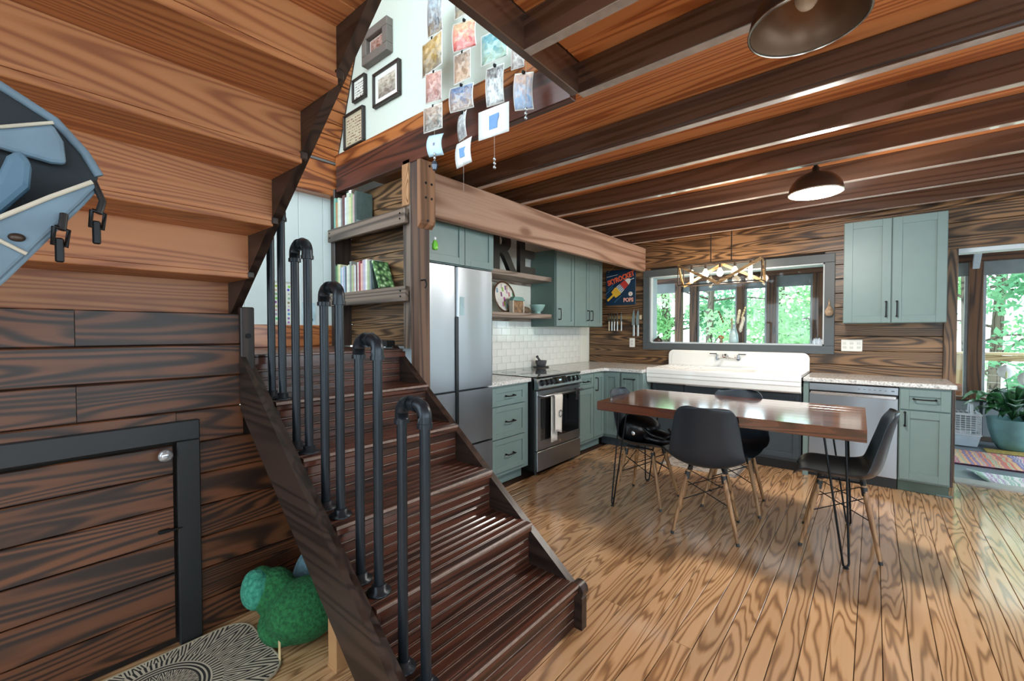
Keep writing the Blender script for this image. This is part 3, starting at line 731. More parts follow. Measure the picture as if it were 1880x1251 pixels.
# fridge
FX, FY0, FYM, FY1 = -2.385, 1.868, 2.222, 2.625
fr = thing('fridge', 'stainless french-door fridge with bottom freezer drawers beside the stair post', 'fridge', (-2.7, 2.25, 0))
MB().bbox(XK+.02, FX-.075, FY0, FY1, .03, 1.80, .004).build('body', plain('fridge_side', '#6f7376', .4, .6), fr)
def rdoor(y0, y1, z0, z1):
    r = .022; p = [(FX-.07, y1)]
    for k in range(6): a = math.radians(90-18*k); p.append((FX-r+r*math.cos(a), y1-r+r*math.sin(a)))
    for k in range(6): a = math.radians(-18*k); p.append((FX-r+r*math.cos(a), y0+r+r*math.sin(a)))
    p.append((FX-.07, y0)); m = MB(); m.prism(p, 'Z', z0, z1); return m
d1 = rdoor(FY0, FYM-.003, .90, 1.82).build('door', M_steel, fr); d2 = rdoor(FYM+.003, FY1, .90, 1.82).build('door', M_steel, fr)
d3 = rdoor(FY0, FY1, .47, .885).build('freezer_drawer', M_steel, fr); d4 = rdoor(FY0, FY1, .06, .455).build('freezer_drawer', M_steel, fr)
MB().bbox(FX-.002, FX+.012, FYM-.015, FYM+.012, .60, 1.45, .004).build('handle_strip', plain('dark_handle', '#101316', .3), fr)
MB().box(FX-.005, FX+.0012, FYM+.03, FYM+.075, 1.46, 1.60).build('control_panel', plain('dispenser_panel', '#8fa9ad', .15), d2)
MB().bbox(XK+.1, FX-.09, FY0+.01, FY1-.01, 0, .03, .002).build('plinth', M_black, fr)
# cabinet above the fridge
fc = thing('wall_cabinet', 'sage green two-door cabinet above the fridge', 'cabinet', (-2.77, 2.28, 1.84))
carc(fc, XK+.002, XF, 1.872, 2.678, 1.84, 2.40, M_green)
shaker(fc, 'X', XF, 1.876, 2.345, 1.845, 2.39, M_green); shaker(fc, 'X', XF, 2.35, 2.676, 1.845, 2.39, M_green)
MB().bbox(XF+.0, XF+.018, 2.345, 2.352, 1.845, 2.39, .001).build('seam', M_char, fc)
# green jar hanging by the post
jr = thing('trinket_jar', 'tiny green jar hanging on a thread by the post', 'ornament', (-2.20, 1.86, 1.87))
MB().lathe([(0, 0), (.018, .002), (.02, .01), (.02, .04), (.013, .052), (.013, .06), (0, .06)], (-2.2, 1.86, 1.87), 12).build('jar', plain('green_glass_jar', '#6fbf3c', .2), jr)
MB().blob((-2.2, 1.86, 1.945), (.009, .009, .012), 8, 6).build('bead', plain('white_bead', '#e6e6e6', .3), jr)
MB().cyl((-2.2, 1.86, 1.95), (-2.2, 1.86, 2.6), .0006, n=4).build('thread', plain('thread', '#b9b2a6', .8), jr)

# floating shelves with their things
for zt, w in ((1.945, 'upper'), (1.533, 'lower')):
    s = MB().bbox(XK, -2.80, 2.682, 4.066, zt-.05, zt, .004).build('floating_shelf', W_shelf(), label='%s grey oak floating shelf between the wall cabinets' % w, cat='shelf')
    MB().bbox(XK, XK+.02, 2.70, 4.05, zt-.08, zt-.05, .002).build('bracket', W_shelf(), s)
Mx = lambda c: Matrix.Translation(c) @ Matrix(((0, 0, 1, 0), (1, 0, 0, 0), (0, 1, 0, 0), (0, 0, 0, 1)))
for ch, yy, sz in (('R', 3.36, .60), ('E', 3.745, .60)):
    o = text_mesh(ch, sz, .025, 'letter', M_black, thing('shelf_letter', 'large black block letter %s on the upper floating shelf' % ch, 'letter', (-2.93, yy, 1.945)), Mx((-2.93, yy, 1.945+.21)), bold=.014)
plt = thing('decor_plate', 'round patterned plate standing on the lower floating shelf', 'plate', (-2.98, 3.45, 1.533))
t = NT('confetti_plate'); tc = t.n('ShaderNodeTexCoord').outputs['Object']
vn = t.n('ShaderNodeTexVoronoi', {'distance': 'CHEBYCHEV'}, Vector=t.vmath('MULTIPLY', tc, (1, 26, 14)), Scale=1.0)
t.P(Base_Color=t.mix(t.ramp(vn.outputs['Distance'], [(.3, (0, 0, 0)), (.36, (1, 1, 1))]), t.mix(.5, hexc('#6e4a2a'), vn.outputs['Color']), hexc('#e6e4dc')), Roughness=.3)
Mp = Matrix.Rotation(math.radians(80), 3, 'Y')
MB().lathe([(0, 0), (.12, .0), (.165, .014), (.165, .02), (.12, .008), (0, .008)], (-2.99, 3.45, 1.70), 32, M=Mp).build('plate', t.m, plt)
MB().lathe([(.150, .013), (.166, .016), (.168, .022), (.150, .02)], (-2.99, 3.45, 1.70), 32, M=Mp, cap=False).build('rim', plain('walnut_rim', '#5d3d25', .5), plt)
MB().bbox(-3.03, -2.93, 3.40, 3.50, 1.533, 1.548, .004).build('stand', plain('walnut_rim', '#5d3d25', .5), plt)
hf = thing('house_frame', 'small house-shaped picture frame with teal roof on lower shelf', 'picture frame', (-2.87, 3.53, 1.533))
MB().bbox(-2.90, -2.86, 3.45, 3.62, 1.533, 1.66, .004).build('picture', plain('brown_photo', '#8d6a48', .5, var=.4, scale=30), hf)
rf = MB(); rf.prism([(3.43, 1.66), (3.64, 1.66), (3.60, 1.70), (3.47, 1.70)], 'X', -2.905, -2.85); rf.build('roof', plain('teal_roof', '#6f9a92', .6), hf)
MB().bbox(-2.905, -2.852, 3.44, 3.455, 1.533, 1.66, .002).bbox(-2.905, -2.852, 3.615, 3.63, 1.533, 1.66, .002).build('side_frame', plain('white_wash', '#cfc6b6', .7), hf)
sb = thing('stone_bookend', 'brown stone lump on lower shelf behind the bowl', 'stone', (-2.93, 3.72, 1.533))
MB().blob((-2.93, 3.74, 1.568), (.05, .09, .036), 12, 8, .2, 3).build('stone', plain('brown_stone', '#6d5a48', .8, var=.2), sb)
bw = thing('bowl', 'pale teal footed bowl on the lower floating shelf', 'bowl', (-2.90, 3.95, 1.533))
MB().lathe([(0, 0), (.04, 0), (.036, .015), (.03, .022), (.06, .045), (.082, .09), (.086, .105), (.08, .105), (.07, .07), (.03, .03), (0, .028)], (-2.9, 3.93, 1.533), 28).build('bowl', plain('teal_glaze', '#8fb5b0', .25, var=.08), bw)

# wall cabinets left of the window
XU = -2.765
uc = thing('wall_cabinet', 'sage green three-door wall cabinet left of the rocket sign', 'cabinet', (-2.93, 4.6, 1.395))
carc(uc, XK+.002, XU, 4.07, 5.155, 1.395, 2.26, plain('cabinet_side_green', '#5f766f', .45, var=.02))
shaker(uc, 'X', XU, 4.078, 4.455, 1.40, 2.25, M_green, 'door', (4.125, 1.535), .055, True, .12)
shaker(uc, 'X', XU, 4.465, 4.805, 1.40, 2.25, M_green, 'door', (4.765, 1.535), .055, True, .12)
shaker(uc, 'X', XU, 4.81, 5.15, 1.40, 2.25, M_green, 'door', (4.85, 1.535), .055, True, .12)
# right wall cabinet
ur = thing('wall_cabinet', 'large sage green two-door wall cabinet right of the kitchen window', 'cabinet', (.12, 5.27, 1.41))
carc(ur, -.225, .465, 5.11, YB-.001, 1.41, 2.342, M_green)
shaker(ur, 'Y', 5.11, -.222, .112, 1.413, 2.338, M_green, 'door', (.080, 1.535), .062, True, .13)
shaker(ur, 'Y', 5.11, .118, .462, 1.413, 2.338, M_green, 'door', (.152, 1.535), .062, True, .13)

# sink base, dishwasher, right base cabinet
sk = thing('sink_cabinet', 'charcoal base cabinet under the white farmhouse sink', 'cabinet', (-1.23, 5.1, 0))
carc(sk, -1.95, -.512, 4.85, YB-.002, .10, .76, M_char)
MB().bbox(-1.94, -.52, 4.92, YB-.05, 0, .10, .002).build('toe_kick', M_black, sk)
for k, (u0, u1) in enumerate(((-1.94, -1.59), (-1.585, -1.235), (-1.23, -.88), (-.875, -.525))):
    shaker(sk, 'Y', 4.85, u0, u1, .13, .60, M_char, 'door', None, .05); shaker(sk, 'Y', 4.85, u0, u1, .61, .745, M_char, 'drawer', None, .035)
si = thing('farmhouse_sink', 'long white enamel drainboard sink with tall backsplash under the window', 'sink', (-1.23, 5.05, .76))
SYF = 4.70; a0, a1 = -1.954, -.503
ap = MB(); ap.prism([(SYF+.03, .765), (SYF+.008, .78), (SYF+.004, .83), (SYF-.002, .835), (SYF, .872), (SYF-.006, .877), (SYF-.004, .915), (SYF+.004, .93), (SYF+.03, .938), (SYF+.05, .938), (SYF+.05, .765)], 'X', a0, a1)
ap.build('apron', M_porc, si, [('BEVEL', {'width': .004, 'segments': 2})])
rim = MB()
rim.bbox(a0, a0+.42, SYF+.05, YB-.06, .905, .932, .006).bbox(a1-.42, a1, SYF+.05, YB-.06, .905, .932, .006).bbox(a0+.42, a1-.42, 5.25, YB-.06, .905, .932, .006)
rim.build('drainboard', M_porc, si)
for u0 in (a0+.03, a1-.39):
    for k in range(7): MB().bbox(u0+.05*k, u0+.05*k+.018, SYF+.10, 5.25, .931, .936, .002).build('drain_rib', M_porc, si)
bsn = MB(); bsn.box(a0+.42, a1-.42, SYF+.05, 5.25, .76, .775).box(a0+.415, a0+.425, SYF+.05, 5.25, .76, .91).box(a1-.425, a1-.415, SYF+.05, 5.25, .76, .91).box(a0+.42, a1-.42, SYF+.048, SYF+.056, .76, .93).box(a0+.42, a1-.42, 5.245, 5.255, .76, .91)
bsn.build('basin', M_porc, si)
MB().box(a0+.01, a1-.01, SYF+.06, YB-.002, .762, .80).build('underside', M_porc, si)
def rrect(x0, x1, z0, z1, r, n=6):
    p = [(x0, z0), (x1, z0)]
    for k in range(n+1): a = math.radians(90*k/n); p.append((x1-r+r*math.cos(a), z1-r+r*math.sin(a)))
    for k in range(n+1): a = math.radians(90+90*k/n); p.append((x0+r+r*math.cos(a), z1-r+r*math.sin(a)))
    return p
s0, s1 = -1.994, -.503
bk = MB(); bk.prism(rrect(s0+.04, s1, .905, 1.112, .06), 'Y', YB-.065, YB-.03)
bk.build('backsplash', M_porc, si, [('BEVEL', {'width': .01, 'segments': 3})])
bk = MB(); bk.prism(rrect(s0+.08, s1-.04, .94, 1.085, .05), 'Y', YB-.069, YB-.06); bk.build('backsplash_panel', M_porc, si, [('BEVEL', {'width': .004, 'segments': 2})])
fa = thing('faucet', 'chrome wall-mounted faucet with two lever handles on the sink back', 'faucet', (-1.27, 5.36, 1.04))
fc_ = (-1.27, 5.32, 1.045); m = MB()
m.cyl((-1.38, 5.34, 1.035), (-1.16, 5.34, 1.035), .011, n=10)
m.build('bridge', M_chrome, fa)
for s in (-1, 1):
    q = MB(); xx = -1.27+s*.11
    q.cyl((xx, 5.372, 1.03), (xx, 5.335, 1.03), .026, .02, 14); q.cyl((xx, 5.34, 1.03), (xx, 5.335, 1.075), .015, .012, 10)
    q.build('valve', M_chrome, fa)
    MB().bbox(min(xx, xx+s*.08), max(xx, xx+s*.08), 5.322, 5.338, 1.075, 1.087, .004).build('lever', plain('dark_chrome', '#5b6166', .2, 1.0), fa)
MB().tube([(-1.27, 5.34, 1.035), (-1.27, 5.32, 1.07), (-1.27, 5.25, 1.075), (-1.27, 5.19, 1.06), (-1.27, 5.185, 1.04)], .013, 10).build('spout', M_chrome, fa)
MB().lathe([(0, 0), (.012, 0), (.016, .02), (.01, .034), (0, .036)], (-1.31, 5.33, 1.05), 12).build('diverter', M_chrome, fa)

dw = thing('dishwasher', 'stainless dishwasher with recessed handle right of the sink', 'dishwasher', (-.14, 5.1, 0))
MB().bbox(-.452, .164, YF+.02, YB-.04, .10, .868, .002).build('body', M_black, dw)
q0, q1 = -.452, .164
dd = MB().bbox(q0, q1, YF-.012, YF+.02, .10, .775, .004).build('door', M_steel, dw)
MB().bbox(q0, q1, YF-.012, YF+.02, .802, .866, .003).build('control_strip', M_steel, dw)
MB().box(q0+.01, q1-.01, YF+.012, YF+.02, .77, .805).build('handle_recess', M_black, dw)
MB().bbox(q0+.012, q1-.012, YF-.022, YF-.008, .765, .792, .004).build('handle', plain('bright_steel', '#e3e6e8', .2, .9), dd)
MB().bbox(q0, q1, YF+.05, YB-.05, .0, .10, .002).build('toe_kick', M_black, dw)
for k in range(6): MB().box(-.10+.035*k, -.085+.035*k, YF-.0126, YF-.012, .833, .837).build('button_mark', plain('mark_grey', '#3f4448', .4), dw)
MB().box(.118, .138, YF-.0126, YF-.012, .831, .838).build('indicator', M_black, dw)
MB().bbox(-.498, -.455, YF, YB-.01, 0, .874, .002).build('end_panel', M_green, label='narrow sage green end panel between sink and dishwasher', cat='panel')
rc = thing('base_cabinet', 'sage green cabinet with drawer and door by the doorway', 'cabinet', (.33, 5.1, 0))
carc(rc, .168, .476, YF, YB-.002, .10, .874, M_green)
MB().bbox(.477, .492, YF+.004, YB-.002, .10, .874, .002).build('side_panel', W_dark('Z'), rc)
MB().bbox(.168, .476, YF+.065, YB-.05, 0, .10, .002).build('toe_kick', plain('toe_green', '#56695f', .5), rc)
shaker(rc, 'Y', YF, .172, .472, .695, .862, M_green, 'drawer', (.322, .785), .055, False, .13)
shaker(rc, 'Y', YF, .172, .472, .115, .688, M_green, 'door', (.205, .615), .062, True, .11)
MB().bbox(.40, .50, YF+.06, YF+.075, 0, .015, .003).build('shoe_mould', M_green, rc)

# outlets
def outlet(x0, x1, z0, z1, label):
    o = MB().bbox(x0, x1, YB-.008, YB-.0005, z0, z1, .003).build('outlet', plain('white_plastic', '#e6e6e0', .4, var=.01), label=label, cat='outlet')
    n = max(1, round((x1-x0)/.05)-0) if x1-x0 > .1 else 1
    for k in range(n):
        cx_ = x0+(x1-x0)*(k+.5)/n
        for dz in (-.02, .02): MB().bbox(cx_-.014, cx_+.014, YB-.011, YB-.007, (z0+z1)/2+dz-.012, (z0+z1)/2+dz+.012, .002).build('socket', plain('outlet_socket', '#cfcfc8', .4), o)
outlet(-2.495, -2.42, 1.13, 1.25, 'white outlet plate under the knife rack')
outlet(-.25, -.085, 1.14, 1.255, 'wide white switch plate below the right wall cabinet')

# ---------------------------------------------------------------- rocket sign and knives on the back wall
sg = thing('tin_sign', 'navy rocket popsicle sign hung left of the kitchen window', 'sign', (-2.62, YB-.02, 1.69))
ys = YB-.022
tilt = Matrix.Rotation(-.02, 3, 'Y')
MB().bbox(-2.83, -2.405, ys, YB-.012, 1.692, 2.165, .003).build('board', plain('navy_tin', '#16344f', .4, var=.06, scale=12), sg)
def flat(pts, name, mat, d=.003): m = MB(); m.prism(pts, 'Y', ys-d, ys+.001); return m.build(name, mat, sg)
ca, sa = math.cos(math.radians(40)), math.sin(math.radians(40))
def rk(u, v): return (-2.655+u*ca-v*sa, 1.885+u*sa+v*ca)
yel, redm, whm, blm = plain('sign_yellow', '#e5b73c', .5), plain('sign_red', '#c83a32', .5), plain('sign_white', '#e6e2d8', .5), plain('sign_blue', '#4f86a8', .5)
flat([rk(u, v) for u, v in ((-.20, -.014), (-.05, -.014), (-.05, .014), (-.20, .014))], 'stick', yel)
flat([rk(u, v) for u, v in ((-.085, -.05), (.0, -.062), (.015, -.04), (.015, .04), (.0, .062), (-.085, .05))], 'yellow_ice', yel, .004)
flat([rk(u, v) for u, v in ((.015, -.056), (.075, -.05), (.075, .05), (.015, .056))], 'white_ice', whm)
for v in (-.036, -.012, .012, .036): flat([rk(u, w) for u, w in ((.02, v-.007), (.085, v-.006), (.085, v+.006), (.02, v+.007))], 'blue_stripe', blm, .004)
flat([rk(u, v) for u, v in ((.075, -.05), (.165, -.042), (.165, .042), (.075, .05))], 'red_ice', redm)
flat([rk(u, v) for u, v in ((.165, -.042), (.20, -.032), (.225, -.012), (.225, .012), (.20, .032), (.165, .042))], 'tip', whm)
for v, l0, l1 in ((.085, -.16, -.02), (-.085, -.14, .0), (.11, -.10, .02)): flat([rk(l0, v-.002), rk(l1, v-.002), rk(l1, v+.002), rk(l0, v+.002)], 'speed_line', blm, .002)
flat([(-2.825, 2.075), (-2.66, 2.10), (-2.66, 2.104), (-2.825, 2.079)], 'speed_line', whm, .002)
MB().cyl((-2.475, ys-.003, 1.835), (-2.475, ys, 1.835), .029, n=24).build('badge', whm, sg)
text_mesh('S', .045, .0008, 'badge_letter', redm, sg, Matrix.Translation((-2.475, ys-.004, 1.835)) @ Matrix.Rotation(math.pi/2, 4, 'X'))
sl = Matrix.Rotation(math.radians(-17), 4, 'Y')
text_mesh('SKYROCKET', .094, .001, 'lettering', plain('sign_orange', '#e8643c', .5), sg, Matrix.Translation((-2.617, ys-.003, 2.045)) @ sl @ Matrix.Rotation(math.pi/2, 4, 'X'), bold=.0035, shear=.1, sx=.76)
for k in range(5): flat([(-2.57+.03*k, 1.99+.009*k), (-2.55+.03*k, 1.995+.009*k), (-2.55+.03*k, 2.005+.009*k), (-2.57+.03*k, 2.0+.009*k)], 'small_print', whm, .002)
text_mesh('POPS', .072, .001, 'lettering', plain('sign_pink', '#e9a99a', .5), sg, Matrix.Translation((-2.505, ys-.003, 1.755)) @ Matrix.Rotation(math.pi/2, 4, 'X'), bold=.003, sx=.85)
MB().tube([(-2.80, ys-.004, 2.14), (-2.617, YB-.012, 2.30), (-2.44, ys-.004, 2.14)], .002, 6).build('hanging_cord', plain('jute', '#b99b6b', .9), sg)

kr = thing('knife_rack', 'brass-coloured magnetic knife strip left of the window', 'knife rack', (-2.57, YB-.01, 1.525))
MB().bbox(-2.81, -2.335, YB-.016, YB-.002, 1.508, 1.524, .002).bbox(-2.81, -2.335, YB-.016, YB-.002, 1.528, 1.540, .002).build('bar', plain('rack_gold', '#b79b6a', .4, .5), kr)
MB().bbox(-2.35, -2.325, YB-.018, YB-.002, 1.495, 1.55, .002).build('end_cap', plain('rack_pale', '#cfc2a0', .6), kr)
kx = [(-2.785, 0), (-2.745, 0), (-2.708, 0), (-2.664, 0), (-2.606, 0), (-2.43, 1), (-2.372, 1)]
kl = ['cream-handled paring knife at the left end of knife strip', 'slim steel knife second from the left on the strip', 'slim steel knife third from the left on the strip', 'slim steel knife fourth from the left on the strip',
      'slim steel knife fifth from the left on the strip', 'broad steel chef knife sixth on the knife strip', 'broad steel chef knife at the right end of knife strip']
for (xk, big), lab in zip(kx, kl):
    K = thing('knife', lab, 'knife', (xk, YB-.02, 1.35), 'knives on the magnetic strip')
    w, tz, mz, bz = (.026, 1.635, 1.42, 1.275) if big else (.013, 1.61, 1.47, 1.345)
    m = MB(); m.prism([(xk-w, mz), (xk+w*.6, mz), (xk+w*.6, tz-.08), (xk+w*.1, tz), (xk-w*.6, tz-.06), (xk-w, tz-.12)], 'Y', YB-.020, YB-.0165); m.build('blade', plain('knife_steel', '#b9c2c4', .25, .9), K)
    hm = plain('cream_handle', '#d8cdb2', .5) if xk < -2.77 else plain('steel_handle', '#c3c8c6', .3, .7)
    MB().bbox(xk-w*.35-.004, xk+w*.35+.004, YB-.026, YB-.0165, bz, mz+.004, .003).build('handle', hm, K)

# things on the window sill
sz = WZ0+.014
vs = thing('glass_vase', 'pale blue glass bottle vase with dried stems on the window sill', 'vase', (-1.25, 5.52, sz))
MB().lathe([(0, 0), (.045, .002), (.05, .02), (.046, .09), (.03, .15), (.02, .19), (.022, .215), (.018, .215), (.015, .19)], (-1.25, 5.52, sz), 20).build('bottle', plain('blue_glass', '#a9c4c8', .08, coat=.4), vs)
for k, (dx, dz, c, rr) in enumerate(((-.02, .27, '#b9a98c', .022), (.06, .36, '#d9cfb4', .028), (-.16, .36, '#6d3f33', .016), (.12, .40, '#cfc19a', .018), (.10, .27, '#e3dccb', .035))):
    sm = MB().tube([(-1.25, 5.52, sz+.05), (-1.25+dx*.3, 5.52, sz+dz*.6), (-1.25+dx, 5.51, sz+dz)], .002, 5).build('stem', plain('dry_stem', '#8a7350', .9), vs)
    fm = MB()
    for j in range(5): fm.blob((-1.25+dx*(1-.07*j), 5.51, sz+dz-.028*j), (rr*.6, rr*.6, rr), 8, 6, .15, j)
    fm.build('dried_flower', plain('dried_'+c, c, .9, var=.2), sm)
fg = thing('figurine', 'small tan flower figurine on the sill beside the vase', 'figurine', (-1.385, 5.52, sz))
fm = MB()
for k in range(7): a = k*.9; fm.blob((-1.385+.022*math.cos(a), 5.52+.02*math.sin(a), sz+.06+.008*(k % 3)), (.013, .013, .012), 8, 6)
fm.build('petals', plain('tan_petals', '#c98d5a', .7, var=.2), fg); MB().lathe([(0, 0), (.02, 0), (.015, .03), (.02, .05), (0, .05)], (-1.385, 5.52, sz), 12).build('pot', plain('fig_pot', '#a58a6d', .7), fg)
bd = thing('oil_lamp', 'dark squat little lamp at the left end of the sill', 'ornament', (-2.14, 5.52, sz))
MB().lathe([(0, 0), (.05, 0), (.055, .02), (.04, .04), (.012, .055), (.01, .075), (0, .08)], (-2.14, 5.52, sz), 16).build('body', plain('dark_bronze', '#4a3d35', .4, .5), bd)
MB().tube([(-2.14, 5.52, sz+.07), (-2.14, 5.52, sz+.10), (-2.13, 5.52, sz+.12)], .004, 6).build('finial', plain('dark_bronze', '#4a3d35', .4, .5), bd)
cr = thing('crystal_cluster', 'white crystal cluster at the right end of the sill', 'crystal', (-.455, 5.52, sz))
rg = random.Random(3); m = MB()
for k in range(12):
    x_, y_ = -.455+rg.uniform(-.05, .05), 5.52+rg.uniform(-.02, .02)
    m.lathe([(.012, 0), (.012, .02+.02*rg.random()), (0, .05+.02*rg.random())], (x_, y_, sz), 6, False)
m.build('crystals', plain('white_crystal', '#d8dde6', .15), cr)
MB().bbox(-.52, -.41, 5.50, 5.55, sz, sz+.008, .003).build('base', plain('crystal_base', '#b0b6c0', .5), cr)
gd = thing('gourd', 'small speckled gourd hanging on the right window casing', 'gourd', (-.347, YB-.05, 1.50))
MB().lathe([(0, 0), (.025, .004), (.036, .03), (.034, .06), (.02, .085), (.009, .11), (.006, .145), (0, .15)], (-.347, YB-.064, 1.49), 16).build('body', plain('gourd_skin', '#b39a80', .5, var=.25, scale=40), gd)
MB().tube([(-.347, YB-.064, 1.635), (-.347, YB-.05, 1.66), (-.347, YB-.03, 1.665)], .002, 5).build('loop', plain('jute', '#b99b6b', .9), gd)

# ---------------------------------------------------------------- lamps
def point(name, loc, e, r, col, parent=None):
    l = bpy.data.lights.new(name, 'POINT'); l.energy = e; l.shadow_soft_size = r; l.color = col
    o = bpy.data.objects.new(name, l); COL.objects.link(o)
    if parent: o.parent = parent; o.location = Vector(loc)-org(parent)
    else: o.location = loc
    return o
ch = thing('chandelier', 'rustic box chandelier with V-shaped wooden braces over the sink', 'chandelier', (-1.31, 5.12, 1.86))
cx0, cx1, cy0, cy1, cz0, cz1 = -1.725, -.885, 5.03, 5.22, 1.862, 2.085
fm = plain('rust_black_metal', '#3a3029', .5, .6); wd_ = wood('chandelier_wood', 'X', '#a58458', '#8c6c44', '#5f452a', ring=12, stretch=.06, rough=.6, tone=.05)
e = .011
for y_ in (cy0, cy1):
    for z_ in (cz0, cz1): MB().bbox(cx0, cx1, y_-e/2, y_+e/2, z_-e/2, z_+e/2, .002).build('frame_bar', fm, ch)
for x_ in (cx0, cx1):
    for z_ in (cz0, cz1): MB().bbox(x_-e/2, x_+e/2, cy0, cy1, z_-e/2, z_+e/2, .002).build('frame_bar', fm, ch)
    for y_ in (cy0, cy1): MB().bbox(x_-e/2, x_+e/2, y_-e/2, y_+e/2, cz0, cz1, .002).build('frame_bar', fm, ch)
cm = (cx0+cx1)/2
def bar2(p, q, w, y0_, y1_, mat):
    d = Vector((q[0]-p[0], q[1]-p[1])).normalized(); nn = Vector((-d.y, d.x))*w/2
    m = MB(); m.prism([(p[0]+nn.x, p[1]+nn.y), (p[0]-nn.x, p[1]-nn.y), (q[0]-nn.x, q[1]-nn.y), (q[0]+nn.x, q[1]+nn.y)], 'Y', y0_, y1_); return m.build('brace', mat, ch)
for p, q in (((cx0, cz1), (cm, cz0)), ((cx1, cz1), (cm, cz0))): bar2(p, q, .03, cy0-.012, cy0+.006, wd_)
for p, q in (((cx0, cz0), (cm, cz1)), ((cx1, cz0), (cm, cz1))): bar2(p, q, .03, cy1-.006, cy1+.012, wd_)
for x_ in (cx0, cx1):
    m = MB(); m.prism([(cy0, cz1), (cy0+.02, cz1), (cy1, cz0), (cy1-.02, cz0)], 'X', x_-.01, x_+.01); m.build('brace', wd_, ch)
yc = (cy0+cy1)/2
MB().bbox(cx0, cx1, yc-.014, yc+.014, cz1-.008, cz1+.006, .003).build('top_bar', fm, ch)
for x_ in (-1.40, -1.19): MB().cyl((x_, yc, cz1), (x_, yc, 2.548), .006, n=8).build('rod', fm, ch)
MB().bbox(-1.45, -1.14, yc-.05, yc+.05, 2.535, 2.55, .003).build('canopy', fm, ch)
bulbm = emis('warm_bulb', '#ffe9bf', 6.0)
for k in range(5):
    x_ = cx0+(cx1-cx0)*(.145+.178*k)
    sc_ = MB().cyl((x_, yc, cz1-.008), (x_, yc, cz1-.05), .013, n=10).build('socket', fm, ch)
    if k in (0, 4): MB().lathe([(0, -.20), (.012, -.195), (.018, -.18), (.018, -.06), (.01, -.048), (0, -.048)], (x_, yc, cz1), 14).build('bulb', bulbm, sc_)
    else: MB().lathe([(0, -.145), (.018, -.14), (.032, -.12), (.032, -.095), (.018, -.065), (.01, -.048), (0, -.048)], (x_, yc, cz1), 14).build('bulb', bulbm, sc_)
    point('bulb_light', (x_, yc-.0, cz1-.12), CHAND_W, .045, (1, .86, .68), ch)

def pendant(x_, y_, zb, label, lit):
    p = thing('dome_lamp', label, 'lamp', (x_, y_, zb))
    pr_ = []; r_ = .152
    out = [(r_, 0), (r_, .006)]+[(r_*math.cos(a), .006+.135*math.sin(a)) for a in [math.radians(v) for v in range(8, 84, 8)]]+[(.02, .142), (.02, .17)]
    inn = [(r_*.985, .002)]+[(r_*.975*math.cos(a), .004+.128*math.sin(a)) for a in [math.radians(v) for v in range(8, 84, 8)]]+[(0, .132)]
    n = 40
    for prof, nm, mt in ((out, 'shade', plain('bronze_shade', '#4a3a30', .35, .7)),):
        mm = MB(); mm.lathe([(r_*.97, .0)]+prof[0:], (x_, y_, zb), n)
        mm.f = [f for f in mm.f if len(f) == 4]; mm.build(nm, mt, p)
    mm = MB(); mm.lathe(inn, (x_, y_, zb), n); mm.f = [f for f in mm.f if len(f) == 4]
    mm.build('shade_lining', plain('bronze_lining', '#7a5f4a', .4, .5), p)
    MB().lathe([(r_-.001, -.003), (r_+.004, .0), (r_+.004, .005), (r_-.001, .008), (r_-.004, .003), (r_-.001, -.003)], (x_, y_, zb), n, cap=False).build('rim', plain('rim_steel', '#b9b2a6', .25, .9), p)
    MB().cyl((x_, y_, zb+.165), (x_, y_, 2.55), .012, n=10).build('stem', plain('bronze_shade', '#4a3a30', .35, .7), p)
    MB().lathe([(0, 0), (.05, 0), (.055, .012), (0, .014)], (x_, y_, 2.535), 18).build('ceiling_cup', plain('bronze_shade', '#4a3a30', .35, .7), p)
    if lit:
        MB().lathe([(0, .0), (r_*.9, .002), (r_*.93, .01), (r_*.8, .03), (0, .04)], (x_, y_, zb+.004), 32).build('diffuser', emis('lit_diffuser', '#fff8ea', 20.0), p)
        point('lamp_light', (x_, y_, zb-.03), PEND_W, .12, (1, .97, .92), p)
    else:
        MB().blob((x_, y_, zb+.085), (.032, .032, .04), 14, 10).build('bulb', plain('opal_bulb', '#e8e2d6', .3), p)
    return p
CH0 = 0
pendant(-.308, 3.50, 2.25, 'lit dome ceiling lamp over the dining table', True)
pendant(-.165, 1.57, 2.25, 'unlit bronze dome ceiling lamp nearest the camera', False)

